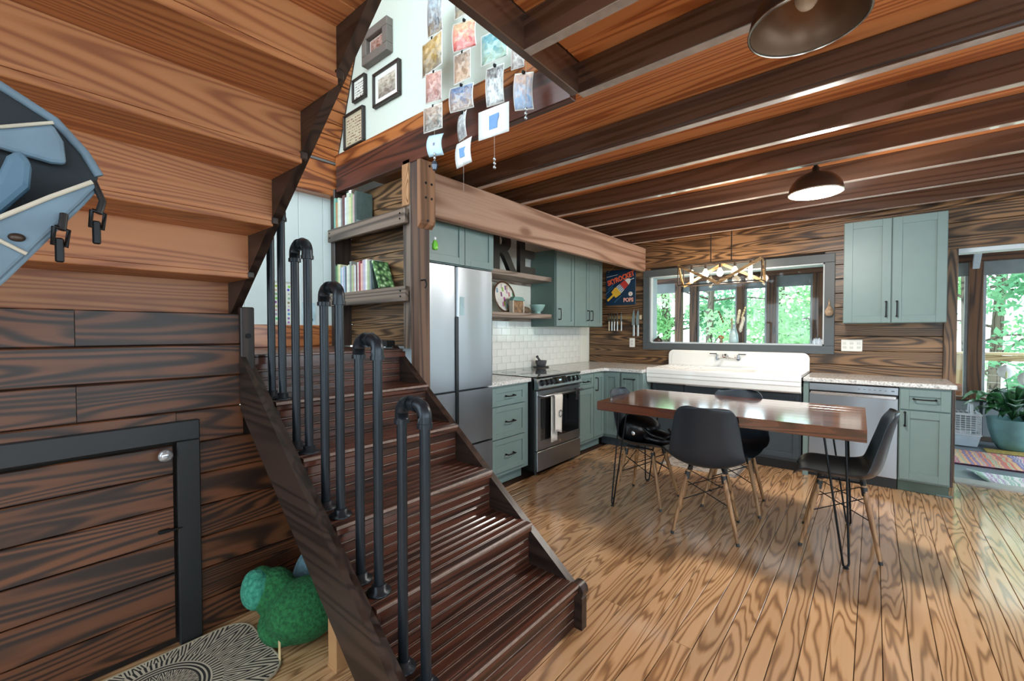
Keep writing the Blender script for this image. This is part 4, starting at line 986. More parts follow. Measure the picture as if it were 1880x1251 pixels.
# ---------------------------------------------------------------- table and chairs
tb = thing('dining_table', 'reddish wooden dining table on black hairpin legs', 'table')
TW, TD, TZ, TT = 1.585, .90, .81, .066
for k in range(8):
    w = TD/8; plank(tb, W_table('X'), (0, -TD/2+w*(k+.5), TZ-TT/2), (TW, w-.0006, TT), 'X', .0012, 'top_board')
M_hair = plain('hairpin_black', '#15171a', .4, .6)
for sx_ in (-1, 1):
    for sy_ in (-1, 1):
        fx, fy = sx_*.71, sy_*.352; tx, ty_ = sx_*.655, sy_*.32; zt = TZ-TT
        p = []
        a = Vector((tx-sx_*.075, ty_, zt)); c_ = Vector((tx, ty_-sy_*.075+sy_*.0, zt))
        a = Vector((sx_*.60, sy_*.345, zt)); c_ = Vector((sx_*.70, sy_*.25, zt)); f0 = Vector((fx, fy, .011))
        dA = (Vector((a.x, a.y, 0))-Vector((c_.x, c_.y, 0))).normalized()*.018
        pa = f0+dA+Vector((0, 0, .018)); pc = f0-dA+Vector((0, 0, .018))
        pth = [a, a.lerp(pa, .5), pa]+[f0+dA*math.cos(q)+Vector((0, 0, .018-.018*math.sin(q))) for q in [math.radians(v) for v in (30, 60, 90, 120, 150)]]+[pc, pc.lerp(c_, .5), c_]
        lg = MB().tube(pth, .0058, 8).build('hairpin_leg', M_hair, tb)
        pm = MB(); pm.prism([(a.x-sx_*.02, a.y+sy_*.02), (c_.x+sx_*.02, a.y+sy_*.02), (c_.x+sx_*.02, c_.y-sy_*.02)], 'Z', zt-.004, zt-.0005); pm.build('mount_plate', M_hair, lg)
        MB().cyl((fx, fy, 0), (fx, fy, .006), .014, n=10).build('foot_pad', M_black, lg)
tb.location = (-.822, 3.40, 0); tb.rotation_euler = (0, 0, math.radians(1.2))

def make_chair():
    c = thing('dining_chair', 'black shell chair', 'chair', (0, 0, 0), 'black shell chairs round the dining table')
    prof = [(.215, .428, .150), (.212, .440, .185), (.185, .453, .212), (.10, .448, .228), (0, .440, .234), (-.09, .438, .236), (-.155, .455, .234), (-.195, .495, .230), (-.215, .56, .222), (-.23, .64, .210), (-.245, .72, .198), (-.262, .79, .184), (-.272, .835, .165), (-.277, .855, .135), (-.278, .862, .09)]
    pts = []; N = 14
    for i, (y_, z_, hw) in enumerate(prof):
        a = prof[max(0, i-1)]; b_ = prof[min(len(prof)-1, i+1)]
        d = Vector((0, b_[0]-a[0], b_[1]-a[1])).normalized(); nn = Vector((0, -d.z, d.y))
        if nn.y < 0 and i > 6 or (i <= 6 and nn.z < 0): nn = -nn
        row_ = []
        for j in range(N+1):
            u = -1+2*j/N; t_ = min(1, max(0, (i-4)/4.0))
            curl = .050*abs(u)**3 if i < 4 else (.055+.02*math.sin(math.pi*min(1, (i-4)/6)))*abs(u)**2.4
            if i < 2: curl *= .5
            if i > 11: curl *= .6
            row_.append(Vector((hw*u, y_, z_))+nn*curl)
        pts.append(row_)
    MB().grid(pts).build('seat_shell', plain('black_shell', '#212a32', .33, var=.05, scale=40), c, [('SOLIDIFY', {'thickness': .007, 'offset': 0}), ('SUBSURF', {'levels': 1, 'render_levels': 2})])
    tops = {}
    for sx_ in (-1, 1):
        for sy_ in (-1, 1):
            t_ = Vector((sx_*.105, sy_*.105-.01, .415)); f = Vector((sx_*.194, sy_*.194, 0)); d = (f-t_)
            lg = MB().tube([t_, t_+d*.3, t_+d*.96], [.0135, .0155, .0105], 10).build('leg', W_chair(), c)
            MB().cyl(t_+d*.955, f, .011, n=10).build('foot_cap', M_black, lg)
            MB().cyl(t_+d*.02, t_+d*.14+Vector((-sx_*.004, -sy_*.004, 0)), .0165, .0165, 10).build('leg_bracket', M_black, lg)
            tops[sx_, sy_] = (t_, f)
    wire = []
    for (p, q) in (((-1, -1), (1, -1)), ((1, -1), (-1, -1)), ((-1, 1), (1, 1)), ((1, 1), (-1, 1)), ((-1, -1), (-1, 1)), ((-1, 1), (-1, -1)), ((1, -1), (1, 1)), ((1, 1), (1, -1))):
        a = tops[p][0].lerp(tops[p][1], .16); b_ = tops[q][0].lerp(tops[q][1], .47)
        MB().cyl(a, b_, .0035, n=6).build('brace_wire', M_hair, c)
    for sx_ in (-1, 1): MB().tube([tops[sx_, -1][0]+Vector((0, 0, .012)), Vector((sx_*.09, 0, .424)), tops[sx_, 1][0]+Vector((0, 0, .012))], .006, 6).build('seat_rail', M_hair, c)
    return c
chA = make_chair(); chA.location = (-.862, 3.10, 0); chA.rotation_euler = (0, 0, math.radians(12))
chA['label'] = 'black shell chair with its back to the camera at the table'
dup(chA, 'black shell chair on the sink side of the table', (-.822, 3.668, 0), math.radians(186))
dup(chA, 'black shell chair at the stove end with a black bag on it', (-1.392, 3.352, 0), math.radians(-90))
dup(chA, 'black shell chair at the dishwasher end, right of the table', (-.156, 3.42, 0), math.radians(93))
bg_ = thing('leather_bag', 'crumpled black leather bag lying on the stove-end chair seat', 'bag', (-1.39, 3.35, .47))
MB().blob((-1.44, 3.33, .565), (.15, .17, .115), 24, 16, .10, 5).build('body', plain('black_leather', '#101216', .3, var=.1), bg_)
MB().blob((-1.28, 3.30, .515), (.12, .13, .06), 20, 12, .12, 9).build('flap', plain('black_leather', '#101216', .3), bg_)
MB().tube([(-1.36, 3.20, .60), (-1.28, 3.17, .56), (-1.20, 3.22, .53), (-1.18, 3.32, .55), (-1.22, 3.38, .57)], .012, 8).build('strap', plain('black_leather', '#101216', .3), bg_)
MB().blob((-1.42, 3.165, .55), (.018, .008, .024), 10, 8).build('buckle', M_chrome, bg_)
rg_ = thing('floor_mat', 'worn grey patterned mat on the floor in front of the sink', 'mat', (-1.25, 4.52, 0))
t = NT('worn_mat'); tc = t.n('ShaderNodeTexCoord').outputs['Object']
a_ = t.n('ShaderNodeTexNoise', Vector=tc, Scale=14.0, Detail=5.0).outputs[0]
t.P(Base_Color=t.ramp(a_, [(.38, hexc('#7d7a76')), (.55, hexc('#b7ada0')), (.7, hexc('#8c7f74'))]), Roughness=.95)
MB().bbox(-1.65, -.95, 4.32, 4.76, 0, .008, .003).build('pile', t.m, rg_)
for x_ in (-1.65, -.97): MB().box(x_, x_+.02, 4.32, 4.76, .0005, .0085).build('border', plain('mat_border', '#6f6a66', .95), rg_)

# ---------------------------------------------------------------- framed pictures and hanging photo prints
def photo_mat(name, cols, scale=22, mixn=.55, axis=2):
    """printed picture: horizontal zones broken up by blotchy figures, with a white border"""
    t = NT(name); tc = t.n('ShaderNodeTexCoord').outputs['Generated']
    sp = t.n('ShaderNodeSeparateXYZ', Vector=tc)
    vs = t.vmath('MULTIPLY', tc, (scale*.35, 1, scale*.35))
    nz_ = t.n('ShaderNodeTexNoise', Vector=vs, Scale=1.0, Detail=4.0, Roughness=.6).outputs[0]
    vo = t.n('ShaderNodeTexVoronoi', Vector=vs, Scale=.9).outputs['Color']
    f = t.math('ADD', t.math('MULTIPLY', sp.outputs[axis], 1-mixn), t.math('MULTIPLY', t.math('SUBTRACT', nz_, .2), mixn*1.5))
    st_ = [(i/(len(cols)-1)*.9+.05, hexc(c)) for i, c in enumerate(cols)]
    c = t.mix(.30, t.ramp(f, st_), t.ramp(vo, [(.2, hexc('#3a3632')), (.5, hexc('#b3a79c')), (.8, hexc('#e0dcd4'))]))
    def edge(s): return t.math('LESS_THAN', t.math('ABSOLUTE', t.math('SUBTRACT', s, .5)), .465)
    c = t.mix(t.math('MULTIPLY', edge(sp.outputs[0]), edge(sp.outputs[2])), hexc('#dcdad4'), c)
    t.P(Base_Color=c, Roughness=.35); return t.m
def lines_mat(name, bgc, ink, rows):
    t = NT(name); tc = t.n('ShaderNodeTexCoord').outputs['Generated']
    sp = t.n('ShaderNodeSeparateXYZ', Vector=tc)
    wv = t.math('GREATER_THAN', t.math('SINE', t.math('MULTIPLY', sp.outputs[2], rows*6.283)), .1)
    nz_ = t.math('GREATER_THAN', t.n('ShaderNodeTexNoise', Vector=t.vmath('MULTIPLY', tc, (14, 1, rows*1.5)), Scale=1.0, Detail=3.0).outputs[0], .5)
    t.P(Base_Color=t.mix(t.math('MULTIPLY', wv, nz_), hexc(bgc), hexc(ink)), Roughness=.6); return t.m
def frame(x0, x1, z0, z1, fw_, dp, fm, matc, pic, label, inset):
    yb = 1.735; o = thing('picture_frame', label, 'picture frame', ((x0+x1)/2, yb, z0), 'framed pictures on the stairwell wall')
    for q in ((x0, x1, z1-fw_, z1), (x0, x1, z0, z0+fw_), (x0, x0+fw_, z0+fw_, z1-fw_), (x1-fw_, x1, z0+fw_, z1-fw_)):
        MB().bbox(q[0], q[1], yb-dp, yb-.001, q[2], q[3], .003).build('frame_bar', fm, o)
    MB().box(x0+fw_, x1-fw_, yb-dp*.45, yb-.002, z0+fw_, z1-fw_).build('mount', matc, o)
    i = inset; MB().box(x0+fw_+i, x1-fw_-i, yb-dp*.45-.001, yb-dp*.45+.001, z0+fw_+i, z1-fw_-i).build('picture', pic, o)
    return o
dkf = plain('dark_frame', '#2b2320', .45); gyf = plain('grey_wood_frame', '#6d655e', .5)
frame(-2.765, -2.465, 3.185, 3.405, .055, .05, gyf, plain('frame_mount_dark', '#4b3a30', .6), photo_mat('pic_red', ['#3d2018', '#8a4a35', '#c08a70']), 'thick grey-brown frame with small reddish picture, topmost on stairwell wall', .012)
frame(-2.935, -2.77, 3.0, 3.16, .012, .03, dkf, plain('paper_white', '#e3e2da', .7), lines_mat('pic_text', '#e3e2da', '#26231f', 6), 'small black frame with handwritten lines on white paper', .012)
frame(-2.67, -2.372, 2.875, 3.105, .016, .03, dkf, plain('paper_white', '#e3e2da', .7), photo_mat('pic_group', ['#26221f', '#6d6258', '#c9bda8', '#4f5f55'], 26), 'dark frame with white mount round a group photograph', .03)
frame(-3.06, -2.795, 2.69, 2.945, .014, .03, dkf, plain('paper_tan', '#b7ab90', .8), lines_mat('pic_certificate', '#c4b89c', '#6d4638', 9), 'tall dark frame with tan printed certificate, lowest on stairwell wall', .02)

MP = {}
PH = [  # name, x0,x1,z0,z1, yaw, curl, colours, label
 (-1.946, -1.833, 2.985, 3.20, 6, .008, ['#c9b48a', '#4a3a33', '#b7c9d6', '#5f9acb'], 'tall beach photo of two people under blue sky, highest hanging print'),
 (-2.01, -1.812, 2.79, 2.975, -6, .0, ['#3a3128', '#7a6a4a', '#c9a04a', '#9fb0c4'], 'hanging photo of a field at sunset in the left string'),
 (-1.954, -1.844, 2.615, 2.785, 14, .0, ['#d8c9b8', '#8a4a44', '#c98a7a', '#6d5a50'], 'hanging photo of people in dusty red tones'),
 (-1.729, -1.588, 2.81, 2.96, 16, .01, ['#8a6a44', '#d84a50', '#d9b78a', '#4a4238'], 'hanging photo of a figure in a bright red top'),
 (-1.729, -1.611, 2.645, 2.80, 4, .0, ['#d8cbb8', '#b58a68', '#7d6656', '#cbb59a'], 'hanging close-up photo in tan and brown tones'),
 (-1.756, -1.608, 2.505, 2.635, 14, .01, ['#e6e6e2', '#8a6a58', '#3f6a9a', '#5f93c4'], 'hanging photo of people sunning on a blue boat deck'),
 (-1.722, -1.633, 2.355, 2.49, -16, .012, ['#dfe3e6', '#6d757a', '#c3ccd2', '#7d8a92'], 'hanging grey winter photo of snowy trees'),
 (-1.975, -1.836, 2.46, 2.60, 8, .0, ['#e0ded8', '#3a3f3a', '#b59a88', '#4a6a5a'], 'hanging group photo with green background, left string'),
 (-1.526, -1.365, 2.66, 2.81, 6, .0, ['#5f7a4a', '#8fb0a0', '#3f9aa8', '#a8d4e0'], 'hanging photo of a teal lake and mountains'),
 (-1.496, -1.393, 2.455, 2.645, 10, .01, ['#1d1f22', '#d8dcde', '#2b2d30', '#e6e8e8'], 'black and white hanging photo of a building with windows'),
 (-1.331, -1.262, 2.57, 2.67, 12, .0, ['#4a4644', '#9a8f8a', '#c9c2bc'], 'small grey hanging photo half hidden by the floor edge'),
 (-1.311, -1.221, 2.372, 2.545, 28, .012, ['#a8a0c0', '#7fa8d0', '#d8b0a0', '#e0d090'], 'pastel sunset photo curling on the right string'),
 (-1.72, -1.585, 2.79+.19, 3.10, 5, .0, ['#c9b08a', '#4a5a50', '#8fa8a0'], 'hanging photo partly hidden behind the opening header'),
]
def curved(x0, x1, z0, z1, yaw, curl, y=1.60, n=8):
    cx_ = (x0+x1)/2; m = MB(); ca_, sa_ = math.cos(math.radians(yaw)), math.sin(math.radians(yaw)); rows = []
    for k in range(n+1):
        v = k/n; zz = z0+(z1-z0)*v; dy = curl*(2*v-1)**2
        rows.append([(cx_+u*(x1-x0)/2*ca_, y+u*(x1-x0)/2*sa_+dy, zz) for u in (-1, -.5, 0, .5, 1)])
    m.grid(rows); return m
SOL = [('SOLIDIFY', {'thickness': .0012, 'offset': 0})]
whp = plain('photo_back', '#e8e8e4', .5)
for i, (x0, x1, z0, z1, yaw, curl, cols, lab) in enumerate(PH):
    o = curved(x0, x1, z0, z1, yaw, curl).build('photo_print', photo_mat('photo_%d' % i, cols, 20), mods=SOL, label=lab, cat='photo', group='photo prints hanging in the stairwell')
    cx_ = (x0+x1)/2; MB().bbox(cx_-.005, cx_+.005, 1.5965, 1.6035+curl, z1-.008, z1+.006, .001).build('clip', M_handle, o)
sblue = plain('state_blue', '#6f9ace', .6)
for (x0, x1, z0, z1, yaw, curl, lab) in ((-1.736, -1.601, 2.214, 2.345, -8, .012, 'curled white card with a blue shape, lowest on the middle string'), (-1.546, -1.355, 2.30, 2.442, 4, .0, 'flat white card with a blue state-shaped print'), (-1.947, -1.851, 2.325, 2.445, 18, .02, 'pale blue card hanging under the group photo')):
    pale = lab.startswith('pale')
    o = curved(x0, x1, z0, z1, yaw, curl).build('photo_print', plain('pale_blue_card', '#b9d4e2', .6) if pale else whp, mods=SOL, label=lab, cat='photo', group='photo prints hanging in the stairwell')
    cx_, cz_ = (x0+x1)/2, (z0+z1)/2; w = (x1-x0)*.19 if not pale else .008; h = w*.95
    m = MB(); m.prism([(cx_-w*.8, cz_-h), (cx_+w*.7, cz_-h), (cx_+w*.75, cz_-h*.1), (cx_+w, cz_+h*.4), (cx_+w, cz_+h), (cx_-w, cz_+h)], 'Y', 1.5975, 1.5985)
    m.build('blue_shape', sblue if not pale else plain('card_mark', '#8a7f9a', .6), o)
thm = plain('thread', '#b9b2a6', .8)
for x_, zb, lab in ((-1.898, 2.29, 'photo string with the big faceted crystal beside the post'), (-1.667, 2.08, 'middle photo string with a fine metal wire end'), (-1.448, 2.15, 'photo string with a small bead drop under the blue-shape card'), (-1.252, 2.33, 'rightmost photo string with silver beads')):
    o = thing('photo_string', lab, 'string', (x_, 1.604, zb), 'strings the photo prints hang from')
    MB().cyl((x_, 1.605, zb), (x_, 1.605, 3.5), .0008, n=4).build('thread', thm, o)
    if x_ != -1.667:
        for k in range(3): MB().blob((x_, 1.605, zb+.02*k), (.008, .008, .009), 8, 6).build('bead', plain('silver_bead', '#b9bdc2', .2, .9), o)
    if x_ == -1.898:
        MB().lathe([(0, -.055), (.012, -.045), (.02, -.02), (.012, 0), (0, .004)], (x_, 1.605, zb), 7, False).build('crystal', plain('dark_crystal', '#3d4450', .08, .3), o)

# ---------------------------------------------------------------- open bag hanging at the left
bag = thing('backpack', 'open blue-grey canvas backpack hanging at the left edge', 'backpack', (-1.0, -.05, 1.40))
M_bag = plain('blue_grey_canvas', '#71899a', .7, var=.10, scale=14); M_bagd = plain('shaded_slate_canvas', '#1e272d', .7, var=.08); M_pip = plain('cream_piping', '#c9c3b2', .6)  # slate colour is darkened to hold the shade inside the bag
m = MB(); m.prism([(-.25, 1.86), (-.016, 1.744), (.016, 1.729), (.075, 1.696), (.11, 1.653), (.128, 1.618), (.125, 1.604), (-.021, 1.44), (-.25, 1.30)], 'X', -1.085, -1.06)
m.build('back_panel', M_bagd, bag, [('BEVEL', {'width': .004, 'segments': 2})])
MB().tube([(-1.058, y_, z_) for y_, z_ in ((-.25, 1.855), (-.016, 1.742), (.016, 1.727), (.075, 1.694), (.11, 1.651), (.128, 1.616))], .007, 8).build('edge_binding', M_bag, bag)
fr_ = [(-.25, 1.30), (-.017, 1.478), (.011, 1.50), (.06, 1.54), (.104, 1.573), (.11, 1.566), (.092, 1.537), (.05, 1.474), (.01, 1.414), (-.019, 1.376), (-.25, 1.08)]
m = MB(); m.prism(fr_, 'X', -.945, -.93); m.build('front_panel', M_bag, bag, [('BEVEL', {'width': .004, 'segments': 2})])
up = [(-.21, 1.32), (-.017, 1.476), (.011, 1.498), (.06, 1.538), (.104, 1.571)]
m = MB(); m.grid([[(-1.07, .122, 1.61), (-1.07, .09, 1.565), (-1.07, .02, 1.48), (-1.07, -.02, 1.43), (-1.07, -.25, 1.22)], [(-.935, .108, 1.567), (-.935, .09, 1.537), (-.935, .01, 1.414), (-.935, -.019, 1.376), (-.935, -.25, 1.08)]])
m.build('gusset', M_bag, bag, [('SOLIDIFY', {'thickness': .006})])
MB().tube([(-.928, y_, z_) for y_, z_ in up], .0035, 6).build('piping', M_pip, bag)
MB().tube([(-.926, -.05, 1.495), (-.926, -.017, 1.479), (-.926, .01, 1.466), (-.926, .035, 1.451)], .003, 6).build('piping', M_pip, bag)
m = MB(); m.prism([(-.2, 1.60), (-.016, 1.643), (.015, 1.653), (.071, 1.68), (.083, 1.655), (.086, 1.618), (.068, 1.615), (.014, 1.622), (-.2, 1.58)], 'X', -1.045, -1.03)
pk = m.build('inner_pocket', M_bag, bag, [('BEVEL', {'width': .006, 'segments': 2})])
MB().tube([(-1.028, -.1, 1.622), (-1.028, .015, 1.653), (-1.028, .071, 1.68)], .003, 6).build('piping', M_pip, pk)
m = MB(); m.prism([(-.2, 1.40), (.008, 1.565), (.02, 1.605), (.034, 1.62), (.046, 1.60), (.043, 1.562), (.012, 1.516), (-.2, 1.34)], 'X', -1.03, -1.0)
pk = m.build('inner_pocket', plain('mid_blue_lining', '#5f7f95', .7), bag, [('BEVEL', {'width': .008, 'segments': 2})])
for i, (pth, nm) in enumerate((([(-.937, .107, 1.574), (-.93, .116, 1.544), (-.928, .111, 1.524)], 1), ([(-.925, .073, 1.515), (-.92, .07, 1.49)], 2))):
    s_ = MB().tube(pth, .005, 6).build('strap', M_black, bag); e_ = pth[-1]
    m = MB(); m.tube([(e_[0], e_[1]-.008, e_[2]+.004), (e_[0], e_[1]-.010, e_[2]-.022), (e_[0], e_[1]+.004, e_[2]-.024), (e_[0], e_[1]+.007, e_[2]), (e_[0], e_[1]-.008, e_[2]+.004)], .003, 6)
    m.bbox(e_[0]-.003, e_[0]+.003, e_[1]-.008, e_[1]+.002, e_[2]-.048, e_[2]-.012, .002); m.build('buckle', M_handle, s_)
MB().blob((-.928, .026, 1.473), (.005, .009, .006), 10, 8).build('grommet', plain('dark_bronze', '#4a3d35', .4, .5), bag)
MB().tube([(-1.07, -.12, 1.80), (-1.05, -.13, 2.0), (-1.06, -.12, 2.33)], .008, 6).build('hang_loop', M_black, bag)

# ---------------------------------------------------------------- under the stairs
t = NT('mandala_print'); tc = t.n('ShaderNodeTexCoord').outputs['Object']
sp = t.n('ShaderNodeSeparateXYZ', Vector=t.vmath('SUBTRACT', tc, (0, .03, 0)))
rr = t.math('SQRT', t.math('ADD', t.math('MULTIPLY', sp.outputs[0], sp.outputs[0]), t.math('MULTIPLY', sp.outputs[1], sp.outputs[1])))
th = t.math('ARCTAN2', sp.outputs[1], sp.outputs[0])
def zig(n, amp): return t.math('MULTIPLY', t.math('PINGPONG', t.math('MULTIPLY', th, n/6.2832), .5), amp)
def band(lo, hi, f): return t.math('MULTIPLY', t.math('MULTIPLY', t.math('GREATER_THAN', rr, lo), t.math('LESS_THAN', rr, hi)), f)
pet = t.math('GREATER_THAN', t.math('SINE', t.math('MULTIPLY', t.math('SUBTRACT', rr, zig(20, .34)), 115)), 0.15)
pet2 = t.math('GREATER_THAN', t.math('SINE', t.math('MULTIPLY', t.math('ADD', rr, zig(24, .10)), 230)), 0.0)
rng = t.math('GREATER_THAN', t.math('SINE', t.math('MULTIPLY', rr, 420)), -.2)
dots = t.math('GREATER_THAN', t.math('SINE', t.math('MULTIPLY', th, 70)), .1)
f = t.math('ADD', t.math('ADD', band(.0, .12, pet2), band(.12, .165, rng)), t.math('ADD', band(.165, .20, dots), band(.20, .45, pet)), True)
t.P(Base_Color=t.mix(f, hexc('#b9ad98'), hexc('#23211f')), Roughness=.9)
def rr4(x0, x1, y0, y1, r, n=6):
    p = []
    for cx_, cy_, a0 in ((x1-r, y1-r, 0), (x0+r, y1-r, 90), (x0+r, y0+r, 180), (x1-r, y0+r, 270)):
        for k in range(n+1): a = math.radians(a0+90*k/n); p.append((cx_+r*math.cos(a), cy_+r*math.sin(a)))
    return p
dm_ = thing('door_mat', 'cream mat with black mandala print on the floor by the low door', 'mat', (-2.0, .35, 0))
m = MB(); m.prism(rr4(-2.235, -1.765, -.05, .735, .10), 'Z', 0, .009); m.build('mat_top', t.m, dm_)
m = MB(); m.tube([(x_, y_, .006) for x_, y_ in rr4(-2.235, -1.765, -.05, .735, .10)]+[(-1.765, .635, .006)], .006, 6); m.build('bound_edge', plain('mat_edge', '#a3977f', .9), dm_)

pl = thing('plush_toy', 'bright green plush toy lying under the stair stringer', 'plush toy', (-1.93, .80, 0))
m = MB(); m.blob((-1.90, .86, .13), (.14, .15, .13), 20, 14, .06, 2).blob((-2.05, .80, .17), (.10, .09, .10), 18, 12, .06, 4).blob((-1.95, .78, .07), (.13, .08, .07), 16, 10, .08, 8).blob((-2.10, .76, .235), (.06, .05, .05), 14, 10, .05, 6)
t = NT('green_plush'); tc = t.n('ShaderNodeTexCoord').outputs['Object']
nn_ = t.n('ShaderNodeTexNoise', Vector=tc, Scale=70.0, Detail=2.0).outputs[0]
t.P(Base_Color=t.ramp(nn_, [(.35, hexc('#164f2a')), (.65, hexc('#26703f'))]), Roughness=.95, Normal=t.n('ShaderNodeBump', Strength=.8, Distance=.01, Height=nn_).outputs[0])
m.build('body', t.m, pl, [('REMESH', {'mode': 'VOXEL', 'voxel_size': .012, 'use_smooth_shade': True})])
t2 = NT('teal_plush'); tc = t2.n('ShaderNodeTexCoord').outputs['Object']
nn_ = t2.n('ShaderNodeTexNoise', Vector=tc, Scale=70.0, Detail=2.0).outputs[0]
t2.P(Base_Color=t2.ramp(nn_, [(.35, hexc('#2a7a64')), (.65, hexc('#469c82'))]), Roughness=.95, Normal=t2.n('ShaderNodeBump', Strength=.8, Distance=.01, Height=nn_).outputs[0])
MB().blob((-2.08, .735, .20), (.075, .06, .085), 18, 12, .05, 12).build('muzzle', t2.m, pl)
MB().box(-1.775, -1.757, .70, .702, .06, .13, None).build('care_tag', plain('tag_cream', '#d0b98a', .8), pl)
pl2 = thing('plush_toy', 'small grey-blue plush foot poking out behind the stringer', 'plush toy', (-2.1, .98, .0))
m = MB(); m.blob((-2.10, 1.0, .14), (.09, .10, .14), 16, 12, .06, 3).blob((-2.06, .97, .31), (.055, .05, .05), 14, 10, .05, 1)
m.build('body', plain('grey_blue_plush', '#5f7f8a', .95, var=.15, scale=60), pl2, [('REMESH', {'mode': 'VOXEL', 'voxel_size': .014, 'use_smooth_shade': True})])
MB().blob((-2.03, .945, .325), (.03, .02, .03), 10, 8).build('paw_pad', plain('paw_pale', '#8fb0bb', .95), pl2)
cbx = thing('cardboard_box', 'tall flat cardboard box under the stair stringer', 'box', (-1.6, .95, 0))
MB().bbox(-1.665, -1.60, .845, 1.25, 0, .40, .002).build('carton', plain('cardboard', '#b3865a', .85, var=.04), cbx)
MB().bbox(-1.668, -1.597, .843, .93, .0, .012, .001).build('flap', plain('cardboard', '#b3865a', .85), cbx)

# ---------------------------------------------------------------- porch beyond the doorway and window
pf = struct('floor', MB().box(-4.2, 3.4, YB+.16, 7.9, -.08, -.012), plain('grey_painted_porch', '#7f8a92', .35, var=.08, scale=5))
YP = 7.75
ph = thing('porch_wall', 'low grey panelled porch wall with cedar posts behind the doorway', 'wall', (0, YP, 0))
MB().box(-4.2, 3.4, YP+.02, YP+.08, -.02, .48).build('core', plain('porch_core', '#5f646a', .7), ph)
x = -4.2
while x < 3.3:
    plank(ph, plain('grey_panel', '#8a8f93', .5, var=.04), (x+.29, YP+.008, .24), (.55, .02, .46), 'X', .004, 'panel'); x += .58
MB().bbox(-4.2, 3.4, YP-.03, YP+.10, .48, .52, .004).build('sill', W_porch('X'), ph)
MB().bbox(-4.2, 3.4, YP-.01, YP+.02, -.012, .05, .004).build('base_strip', plain('porch_base', '#54483e', .6), ph)
for i, (a, b_) in enumerate(((-3.4, -3.28), (-2.705, -2.592), (-2.453, -2.335), (-1.715, -1.604), (-1.29, -1.165), (-.70, -.57), (.15, .27), (.893, 1.018), (2.2, 2.33))):
    plank(ph, W_porch('Z'), ((a+b_)/2, YP+.04, 1.355), (b_-a, .12, 1.67), 'Z', .005, 'post')
MB().bbox(-4.2, 3.4, YP-.02, YP+.10, 2.19, 2.34, .005).build('header', W_porch('X'), ph)
MB().bbox(-4.2, 3.4, YP+.02, YP+.07, 2.02, 2.19, .005).build('valance', plain('grey_valance', '#7d8484', .6), ph)
for (a, b_) in ((.27, .893), (1.018, 2.2), (-.57, .15), (-1.165, -.70), (-1.604, -1.29), (-2.335, -1.715)):
    MB().box(a, b_, YP+.035, YP+.041, .52, 2.02).build('pane', glass(), ph)
    MB().bbox(a, a+.03, YP+.02, YP+.06, .52, 2.02, .002).bbox(b_-.03, b_, YP+.02, YP+.06, .52, 2.02, .002).build('window_stile', plain('pale_stile', '#a9b0b2', .5), ph)
pc = struct('ceiling', MB().box(-4.2, 3.4, YB+.16, 8.6, 2.50, 2.53), plain('porch_ceiling', '#5d3c26', .6))
x = -4.0
while x < 3.4:
    plank(pc, W_porch('Y'), (x, 7.05, 2.44), (.045, 3.0, .12), 'Y', .004, 'rafter'); x += .61
for (a, s) in ((.83, 1), (-1.62, 1)):
    m = MB(); m.prism([(YP-.02, 2.19), (YP-.02, 2.10), (YP-.30, 2.40), (YP-.22, 2.40)], 'X', a+.09, a+.15); m.build('bracket', plain('pale_stile', '#a9b0b2', .5), ph)

# deck and rail outside
dk = struct('floor', MB().box(-6, 5, 7.9, 10.2, -.2, -.1), W_rail('X'))
dkr = thing('deck_railing', 'pale timber deck railing seen through the porch windows', 'railing', (0, 9.4, -.1))
MB().bbox(-6, 5, 9.33, 9.47, .985, 1.025, .004).build('top_rail', W_rail('X'), dkr)
MB().bbox(-6, 5, 9.38, 9.42, .90, .98, .004).build('upper_rail', W_rail('X'), dkr)
MB().bbox(-6, 5, 9.38, 9.42, .0, .06, .004).build('lower_rail', W_rail('X'), dkr)
x = -5.9
while x < 5: plank(dkr, W_rail('Z'), (x, 9.4, .44), (.10, .09, 1.08), 'Z', .004, 'post'); x += 1.38
for k in range(7): MB().cyl((-6, 9.4, .14+.11*k), (5, 9.4, .14+.11*k), .004, n=5).build('cable', M_chrome, dkr)
tp = thing('terracotta_pot', 'terracotta pot on the outside deck beyond the doorway', 'plant pot', (.90, 8.5, -.1))
MB().lathe([(0, 0), (.12, 0), (.16, .3), (.19, .31), (.19, .38), (.165, .38), (.15, .30), (0, .28)], (.90, 8.5, .22), 24).build('pot', plain('terracotta', '#a5684c', .8), tp)
MB().bbox(.68, 1.12, 8.3, 8.7, -.1, .22, .01).build('stand', W_rail('X'), tp)

# pet cage
cg = thing('pet_cage', 'white wire pet carrier with pale tray on the porch floor', 'pet cage', (.78, 7.45, 0))
gx0, gx1, gy0, gy1 = .58, .96, 7.25, 7.62
M_cage = plain('white_cage', '#dfe5ea', .4, var=.01)
m = MB(); m.prism([(gx0+.03, .0), (gx1-.03, 0), (gx1, .13), (gx0, .13)], 'Y', gy0, gy1); m.build('tray', plain('pale_blue_tray', '#c3d3de', .4), cg)
for k in range(9):
    z_ = .15+.026*k; m = MB(); m.tube([(gx0, gy0, z_), (gx1, gy0, z_), (gx1, gy1, z_), (gx0, gy1, z_), (gx0, gy0, z_)], .004, 5); m.build('wire', M_cage, cg)
for k in range(10):
    x_ = gx0+(gx1-gx0)*k/9; MB().cyl((x_, gy0, .13), (x_, gy0, .37), .0035, n=5).cyl((x_, gy0, .37), (x_, gy1, .37), .0035, n=5).build('wire', M_cage, cg)
for k in range(1, 9):
    y_ = gy0+(gy1-gy0)*k/9; MB().cyl((gx1, y_, .13), (gx1, y_, .37), .0035, n=5).build('wire', M_cage, cg)
